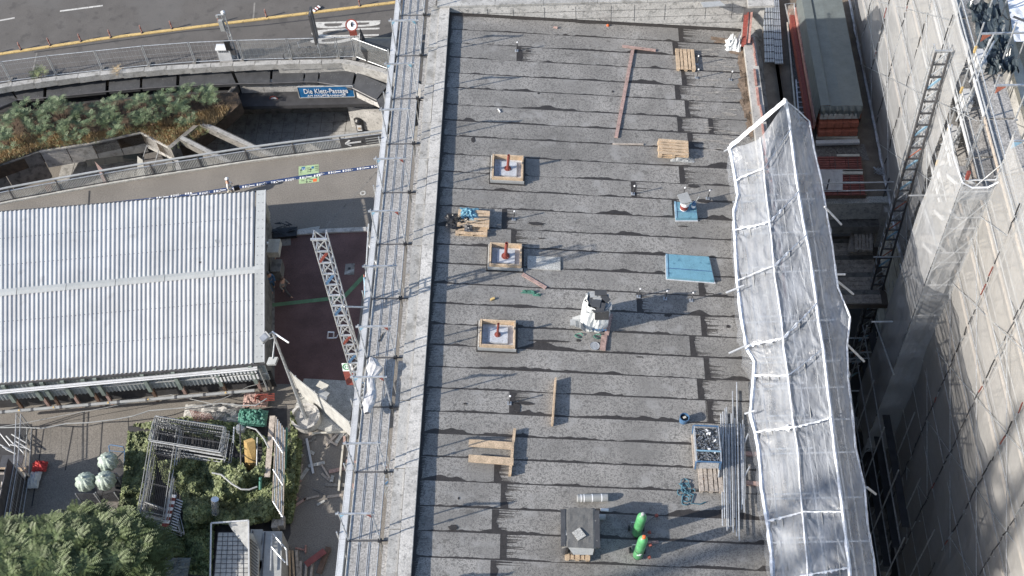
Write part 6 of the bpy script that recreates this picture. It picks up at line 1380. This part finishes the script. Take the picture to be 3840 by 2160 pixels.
# inner row of decks up against the building, seen at the top right
for y in SY:
    if y > 24:
        P('inner_standard', MB().tube((15.85, y + .4, -1.6), (15.85, y + .4, 5.6), .028, 6), M_galv, rs); P('head_bar', MB().beam((14.2, y + .4, 5.7), (15.9, y + .4, 5.7), .06, .06), M_galv, rs)
        P('gusset', MB().sheet([(14.3, y + .38, 5.66), (14.6, y + .38, 5.66), (14.3, y + .38, 5.35)], .02, (0, 1, 0)), M_skyb if int(y) % 2 else M_brick, rs)
for a, b in zip(SY[6:-1], SY[7:]): P('inner_deck', MB().box((15.5, (a + b) / 2, 2.45), (.6, 2.4, .06)), M_deck, rs)
for k in range(6):
    z = 4.4 - 2 * k; P('stacked_panel', MB().box((14.35, 32.9, z + .35), (.3, .7, .5)), M_alu, rs); P('tube_bundle', MB().tube((14.2, 32.3, z + .6), (14.9, 33.5, z + .7), .04, 6).tube((14.1, 32.0, z + .2), (14.5, 33.0, z + 1.3), .03, 6), M_galv, rs)
    P('yellow_cap', MB().box((13.98, 32.7, z + 1.1), (.07, .07, .3)), M_yel, rs); P('prop', MB().tube((13.95, 32.2, z), (14.4, 32.6, z + 1.9), .03, 6), M_galv, rs)
for x_, y_, z_ in ((13.2, 33.4, -7.5), (13.1, 31.5, -1), (12.2, 29.0, -6)): P('stub_tube', MB().tube((x_ - .3, y_, z_), (x_ + 2.2, y_, z_), .035, 6), M_galv, rs)
P('long_tube', MB().tube(AX(3548, 490, 14.3), AX(3615, 700, 13.4), .04, 8), M_galv, rs); P('long_tube', MB().tube(AX(3460, 760, 13.6), AX(3522, 945, 13.3), .04, 8), M_galv, rs)
P('long_tube', MB().tube(AX(3280, 1205, 12.8), AX(3352, 1405, 12.6), .035, 8), M_galv, rs); P('long_tube', MB().tube(AX(3375, 990, 13.6), AX(3440, 1170, 13.3), .03, 8), M_galv, rs)
# nets
def netgrid(x, y0, y1, z0, z1, ny, nz, amp=.1, seed=0, scall=0, axis='y', x1=None):
    rows = []
    for i in range(nz + 1):
        r = []
        for j in range(ny + 1):
            f = j / ny; g = i / nz; bay = abs(math.sin(math.pi * f * (y1 - y0) / 2.52)); top = z1 - scall * bay
            z = z0 + (top - z0) * g; o = amp * (.4 * bay + fbm(f * 9 + seed, g * 5)) * (1 if 0 < i < nz else .4)
            if axis == 'y': r.append(Vector((x - o, y0 + (y1 - y0) * f, z)))
            else: r.append(Vector((x + (x1 - x) * f, y0 - o, z)))
        rows.append(r)
    return MB().grid(rows)
def ties(t, x, y, z0, z1):
    z = z0
    while z < z1 - .3:
        L = U(.2, .7); P('net_tie', MB().beam((x - .06 + U(-.03, .03), y, z), (x - .06 + U(-.03, .03), y + U(-.03, .03), z + L), .035, .03, (0, 1, 0)), random.choice([M_dgrey, M_dgrey, M_galv, M_black, M_red if rnd() < .2 else M_dgrey]), t); z += L + U(.03, .2)
n1 = T('scaffold_net', 'pale debris net over the far part of the right scaffold', 'net', (XO, 42, -7))
P('net_face', netgrid(XO - .1, 33.2, 62, -7, 5.2, 60, 14, .14, 2, .35), F_net2, n1, fix=False)
for y in SY:
    if y > 33: ties(n1, XO - .12, y, -6.5, 5)
P('net_hem', MB().path([Vector((XO - .14 - .1 * abs(fbm(k * .5)), 33.2 + k * .6, -6.95)) for k in range(48)], .05, 5), F_tape, n1)
n2 = T('scaffold_net', 'beige debris net over the near part of the right scaffold', 'net', (XO, 18, -16))
P('net_face', netgrid(XO - .1, 8, 27.7, -16, 6.8, 48, 26, .16, 11, .3), F_net, n2, fix=False)
for y in SY:
    if y < 27: ties(n2, XO - .16, y, -15, 6)
P('net_hem', MB().tube((XO - .14, 8, -15.95), (XO - .14, 27.6, -15.95), .04, 5), F_net2, n2)
# stair tower
st = T('stair_tower', 'narrow net wrapped stair tower standing out from the right scaffold', 'scaffold tower', (13.4, 28.6, -20))
for x in (12.9, 13.95):
    for y in (27.6, 30.0): P('standard', MB().tube((x, y, -20), (x, y, 4.6), .035, 6), M_galv, st)
for k in range(10):
    z = 3.4 - 2 * k
    P('landing', MB().box((13.42, 28.0, z), (.95, .7, .05)), M_deck, st); P('landing', MB().box((13.42, 29.7, z - 1), (.95, .6, .05)), M_deck, st)
    P('stair_string', MB().beam((13.15, 28.2, z), (13.15, 29.6, z - 1), .04, .14).beam((13.7, 28.2, z), (13.7, 29.6, z - 1), .04, .14), M_alu, st)
    P('end_ledger', MB().tube((12.9, 27.6, z + .5), (13.95, 27.6, z + .5), .025, 5), M_alu, st); P('end_ledger', MB().tube((12.9, 27.6, z + 1.1), (13.95, 27.6, z + 1.1), .025, 5), M_alu, st)
    P('diagonal', MB().tube((12.9, 27.58, z), (13.95, 27.58, z + 2), .02, 5), M_galv, st)
P('net_side', netgrid(12.82, 27.55, 30.1, -14, 4.5, 8, 24, .08, 5), F_net2, st, fix=False); P('net_front', netgrid(12.82, 27.5, 27.5, -14, 4.3, 6, 24, .08, 9, 0, 'x', 14.0), F_net2, st, fix=False)
P('net_top_edge', MB().path([(12.82, 30.1, 4.5), (12.85, 28.8, 4.2), (12.82, 27.5, 4.5), (13.2, 27.48, 4.25), (13.7, 27.48, 4.25), (14.0, 27.5, 4.5)], .03, 5), F_tape, st)
P('red_clamp', MB().box((12.95, 27.6, 4.75), (.1, .12, .35)), M_red, st)
# second lattice tower
ra = AX(3510, 194, 13.25); rb_ = AX(3215, 1297, 13.25)
lattice('lattice_tower', 'tall lattice tower with blue and orange diagonals in front of the right scaffold', (ra.x, ra.y, ra.z), (rb_.x, rb_.y, rb_.z - 3), 34, .5, .4, (M_galv, M_galv, M_skyb, M_galv, M_galv, M_galv, M_skyb, M_galv, M_brick, M_skyb, M_galv, M_skyb, M_galv, M_brick, M_galv, M_brick, M_skyb, M_galv, M_brick, M_skyb, M_galv, M_galv), None, True)
# corner clutter of the top right
c = W(3720, 110, 4.9); mb = MB(); rows = []
for i in range(22):
    rows.append([c + Vector((-.55 + 1.1 * j / 15 + .12 * fbm(i * .5, j * .4), -2.1 + 3.6 * i / 21 + .1 * fbm(j * .6, i * .5), -.2 + .5 * abs(fbm(i * .25, j * .25)) * 1.2)) for j in range(16)])
single('dark_foil', 'dark glossy foil bundled on the top deck at the upper right', 'foil', mb.grid(rows), mat('dark_foil', (.05, .065, .075), .25, var=.3, bump=.6, bscale=6))
t = T('white_roof_tarp', 'white tarp with dark straps over the roof edge in the upper right corner', 'tarp', W(3820, 40, 5))
rows = [[W(3768 + 25 * j + 30 * i * .2 + 5 * fbm(i, j), -60 + 36 * i, 4.6 + .1 * fbm(i * .7, j * .7)) for j in range(6)] for i in range(7)]
P('tarp_face', MB().grid(rows), F_tape, t)
P('strap', MB().beam(W(3800, 62, 4.85), W(3870, 90, 4.85), .1, .03), M_dgrey, t)
P('strap_cable', MB().path([W(3760, 130, 3.7), W(3785, 115, 3.8), W(3790, 70, 4.8)], .02, 5), M_dgrey, t)
single('pipe_hoop', 'thin cable hoop on the sandy ledge at the upper right', 'cable', MB().path([W(3740, 0, 3.7), W(3745, 40, 3.7), W(3780, 75, 3.7), W(3800, 70, 3.9)], .02, 5), M_dgrey)
# ================================================================ PLASTIC WRAPPED SCAFFOLD ON THE ROOF EDGE
tn = T('wrapped_scaffold', 'long scaffold wrapped in shiny translucent white plastic film along the right roof edge', 'scaffold', (7, 26, -1.5))
LE = [(2735, 555, .5), (2748, 610, .2), (2768, 735, .1), (2752, 800, .2), (2757, 900, .1), (2765, 1060, .1), (2782, 1200, .2), (2800, 1305, .2), (2830, 1360, .2), (2825, 1450, .1), (2815, 1550, .1), (2845, 1680, .1), (2858, 1840, .2), (2878, 1960, .2), (2893, 2080, .2), (2900, 2240, .2)]
S2 = [(2850, 520, 1.2), (2862, 610, 1.1), (2868, 690, 1.0), (2880, 790, 1.0), (2893, 900, 1.0), (2905, 1040, 1.0), (2930, 1200, 1.0), (2938, 1300, 1.1), (2950, 1380, 1.0), (2962, 1480, 1.0), (2972, 1570, 1.0), (2990, 1680, 1.0), (3000, 1830, 1.0), (3012, 1960, 1.0), (3025, 2100, 1.0), (3032, 2240, 1.0)]
RG = [(2945, 378, 2.9), (2962, 480, 1.5), (2975, 590, 1.3), (2990, 700, 1.3), (3010, 830, 1.3), (3035, 950, 1.3), (3055, 1090, 1.3), (3068, 1200, 1.3), (3085, 1300, 1.3), (3100, 1430, 1.3), (3115, 1560, 1.3), (3130, 1700, 1.3), (3152, 1860, 1.3), (3168, 1990, 1.3), (3182, 2110, 1.3), (3190, 2240, 1.3)]
OE = [(2945, 380, 2.8), (3035, 455, 1.0), (3052, 560, .6), (3080, 680, .4), (3100, 800, .4), (3122, 930, .4), (3142, 1080, .5), (3188, 1192, .9), (3176, 1300, .4), (3180, 1420, .3), (3196, 1550, .3), (3208, 1680, .3), (3242, 1830, .4), (3252, 1960, .3), (3275, 2090, .3), (3290, 2240, .3)]
def mid(a, b, f): return (a[0] * (1 - f) + b[0] * f, a[1] * (1 - f) + b[1] * f, a[2] * (1 - f) + b[2] * f)
LINES = [LE, [mid(a, b, .5) for a, b in zip(LE, S2)], S2, [mid(a, b, .5) for a, b in zip(S2, RG)], RG, [mid(a, b, .5) for a, b in zip(RG, OE)], OE]
def samp(line, t):
    t = min(t, len(line) - 1.0001); i = int(t); f = t - i; return mid(line[i], line[i + 1], f)
rows = []; NR = 260; NC = 66
TIE = [1.2, 3.3, 4.6, 6.6, 8.2, 10.2, 12.6, 14.3]
P3 = []
for i in range(NR + 1):
    t_ = 15 * i / NR; r = []
    for j in range(NC + 1):
        s_ = 6 * j / NC; s_ = min(s_, 5.9999); k = int(s_); f = s_ - k; a, b = samp(LINES[k], t_), samp(LINES[k + 1], t_); p = W(*mid(a, b, f))
        u_ = s_; w = 0
        # folds radiating from the tie points plus general wrinkling
        for q_, tt in enumerate(TIE):
            dt = t_ - tt - .09 * (3 - u_) * 1.4; 
            for uu in (0, 2, 4):
                du = u_ - uu; rr = math.hypot(dt * 1.6, du * .8)
                if rr < 1.6: w += .055 * math.sin(12 * math.atan2(du, dt) + uu + q_) * (1 - rr / 1.6) * min(1, rr * 2)
            w -= .09 * math.exp(-(dt / .12) ** 2)
        w += .05 * fbm(t_ * 1.3, u_ * .9, 3) + .02 * abs(fbm(t_ * 5, u_ * 4, 7)) + (.05 * math.sin(u_ * 9 + 3 * fbm(t_ * .8, u_)) * .5 if u_ > 4 else 0)
        bag = .12 * math.sin(math.pi * (u_ % 2) / 2) if 0 < j < NC else 0
        p.z += w - bag * .8; p.x += (.12 * fbm(t_ * 2.1, 5) if j in (0, NC) else 0); r.append(p)
    rows.append(r)
P('film_cover', MB().grid(rows), F_tent, tn, smooth=True, fix=False)
# skirts down to the roof on the left and hanging on the right
sk = [[Vector((r[0].x + .02 * fbm(i * .3) - .0 * z, r[0].y, r[0].z - z * (1 + .15 * fbm(i * .12)))) for z in (0, .4, .9, 1.3)] for i, r in enumerate(rows[::3])]
P('film_skirt', MB().grid(sk), F_skirt, tn, fix=False)
sk = [[Vector((r[-1].x + (-.05 - .12 * abs(fbm(i * .4, z))) * z, r[-1].y, r[-1].z - z)) for z in (0, .8, 1.8, 3.0, 4.2)] for i, r in enumerate(rows[::3])]
P('film_hanging', MB().grid(sk), F_skirt, tn, fix=False)
def tape(line, w_, dz=.03, nm='white_tape_and_lit_edge'):
    mb = MB(); R_ = []
    for i in range(0, 121):
        a = samp(line, 15 * i / 120); p = W(*a); p.z += dz + .05 * fbm(15 * i / 120 * 1.3, 1); mt_ = F_tape if nm == 'white_tape_and_lit_edge' else M_grey; ww = w_ * (1 + .5 * fbm(i * .3, 7)); R_.append([p - Vector((ww / 2, 0, 0)), p + Vector((0, 0, .05)), p + Vector((ww / 2, 0, 0))])
    P(nm, mb.grid(R_), mt_, tn)
tape(LE, .15, .05); tape(S2, .06, .04); tape(RG, .11, .06); tape(OE, .07, .03)  # left edge strip paints the sunlit film fold white
for f_, w_ in ((.45, .03), (.25, .02), (.75, .02)): tape([mid(a, b, f_) for a, b in zip(LE, S2)], w_, -.16, 'pressed_tube')
for f_ in (.2, .5, .8): tape([mid(a, b, f_) for a, b in zip(S2, RG)], .03, -.16, 'pressed_tube')
for q_, tt in enumerate(TIE):                     # cross folds
    R_ = []
    for j in range(49):
        u_ = 4.05 * j / 48; t_ = tt + .09 * (3 - u_) * 1.4; t_ = max(0, t_); k = min(3 if u_ < 4 else 4, int(u_)); f = u_ - k; p = W(*mid(samp(LINES[k], t_), samp(LINES[k + 1], t_), f)); ww = .012 + .07 * abs(fbm(j * .17, q_ * 3)) * (1 + 1.2 * (q_ % 2))
        p.z += .09 + .04 * fbm(j * .1, q_); R_.append([p + Vector((0, -ww, -.02)), p + Vector((0, 0, .05)), p + Vector((0, ww, -.02))])
    P('film_fold', MB().grid(R_), F_tape, tn)
P('film_fold', MB().grid([[W(*mid((2735, 555, .5), (2945, 380, 2.9), j / 20)) + Vector((0, d, .06 + .06 * fbm(j * .5, d))) for d in (-.12, 0, .12)] for j in range(21)]), F_tape, tn)
for i in range(12):                              # scaffold inside
    y = W(*samp(S2, .6 + i * 1.25)).y
    for x, zt2 in ((6.2, .1), (7.4, .7)): P('standard', MB().tube((x, y, -1.5), (x, y, zt2), .03, 6), M_galv, tn)
    P('transom', MB().tube((6.2, y, .15), (7.6, y, .2), .03, 6), M_galv, tn); P('transom', MB().tube((5.9, y, -.2), (9.0, y, -.1), .03, 6), M_galv, tn)
    if i < 11:
        y2 = W(*samp(S2, .6 + (i + 1) * 1.25)).y
        for k in range(3): P('inner_deck', MB().box((6.35 + .36 * k, (y + y2) / 2, -.35), (.33, abs(y - y2) - .06, .05)), M_deck, tn)
        for x, zt2 in ((6.2, .1), (7.0, .4), (7.4, .5)): P('ledger', MB().tube((x, y, zt2), (x, y2, zt2), .025, 6), M_galv, tn)
        P('outer_ledger', MB().tube((8.5, y, -.2), (8.5, y2, -.2), .025, 6).tube((9.0, y, -1.2), (9.0, y2, -1.2), .025, 6), M_galv, tn)
        P('outer_brace', MB().tube((8.0, y, .1), (8.8, y2, -1.5), .025, 6), M_galv, tn)
for a, b in (((2715, 568), (2760, 545)), ((2722, 1098), (2790, 1070)), ((2733, 1325), (2800, 1295)), ((2792, 1552), (2830, 1540)), ((2940, 370), (2944, 400))): P('protruding_tube', MB().tube(W(*a, .4), W(*b, .5), .035, 8), M_alu, tn)
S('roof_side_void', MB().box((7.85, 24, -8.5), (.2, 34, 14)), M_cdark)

# ================================================================ LATTICE MAST OUTSIDE THE PICTURE (casts the soft bands over the near right of the roof)
mb_ = Vector((-48.8, -2.9, G)); t = T('radio_mast', 'tall steel lattice mast standing outside the picture on the lower left', 'mast', mb_)
for dx, dy in ((0, 0), (.8, -1.6), (1.2, .4), (1.9, -1.3), (.5, -2.7)): P('mast_leg', MB().tube(mb_ + Vector((dx, dy, 0)), mb_ + Vector((dx, dy, 62)), .3, 8), M_galv, t)
for k in range(30): P('mast_brace', MB().tube(mb_ + Vector((0, 0, 2 * k)), mb_ + Vector((1.9, -1.3, 2 * k + 2)), .14, 6), M_galv, t); P('mast_brace', MB().tube(mb_ + Vector((1.2, .4, 2 * k + 2)), mb_ + Vector((.5, -2.7, 2 * k)), .07, 6), M_galv, t)
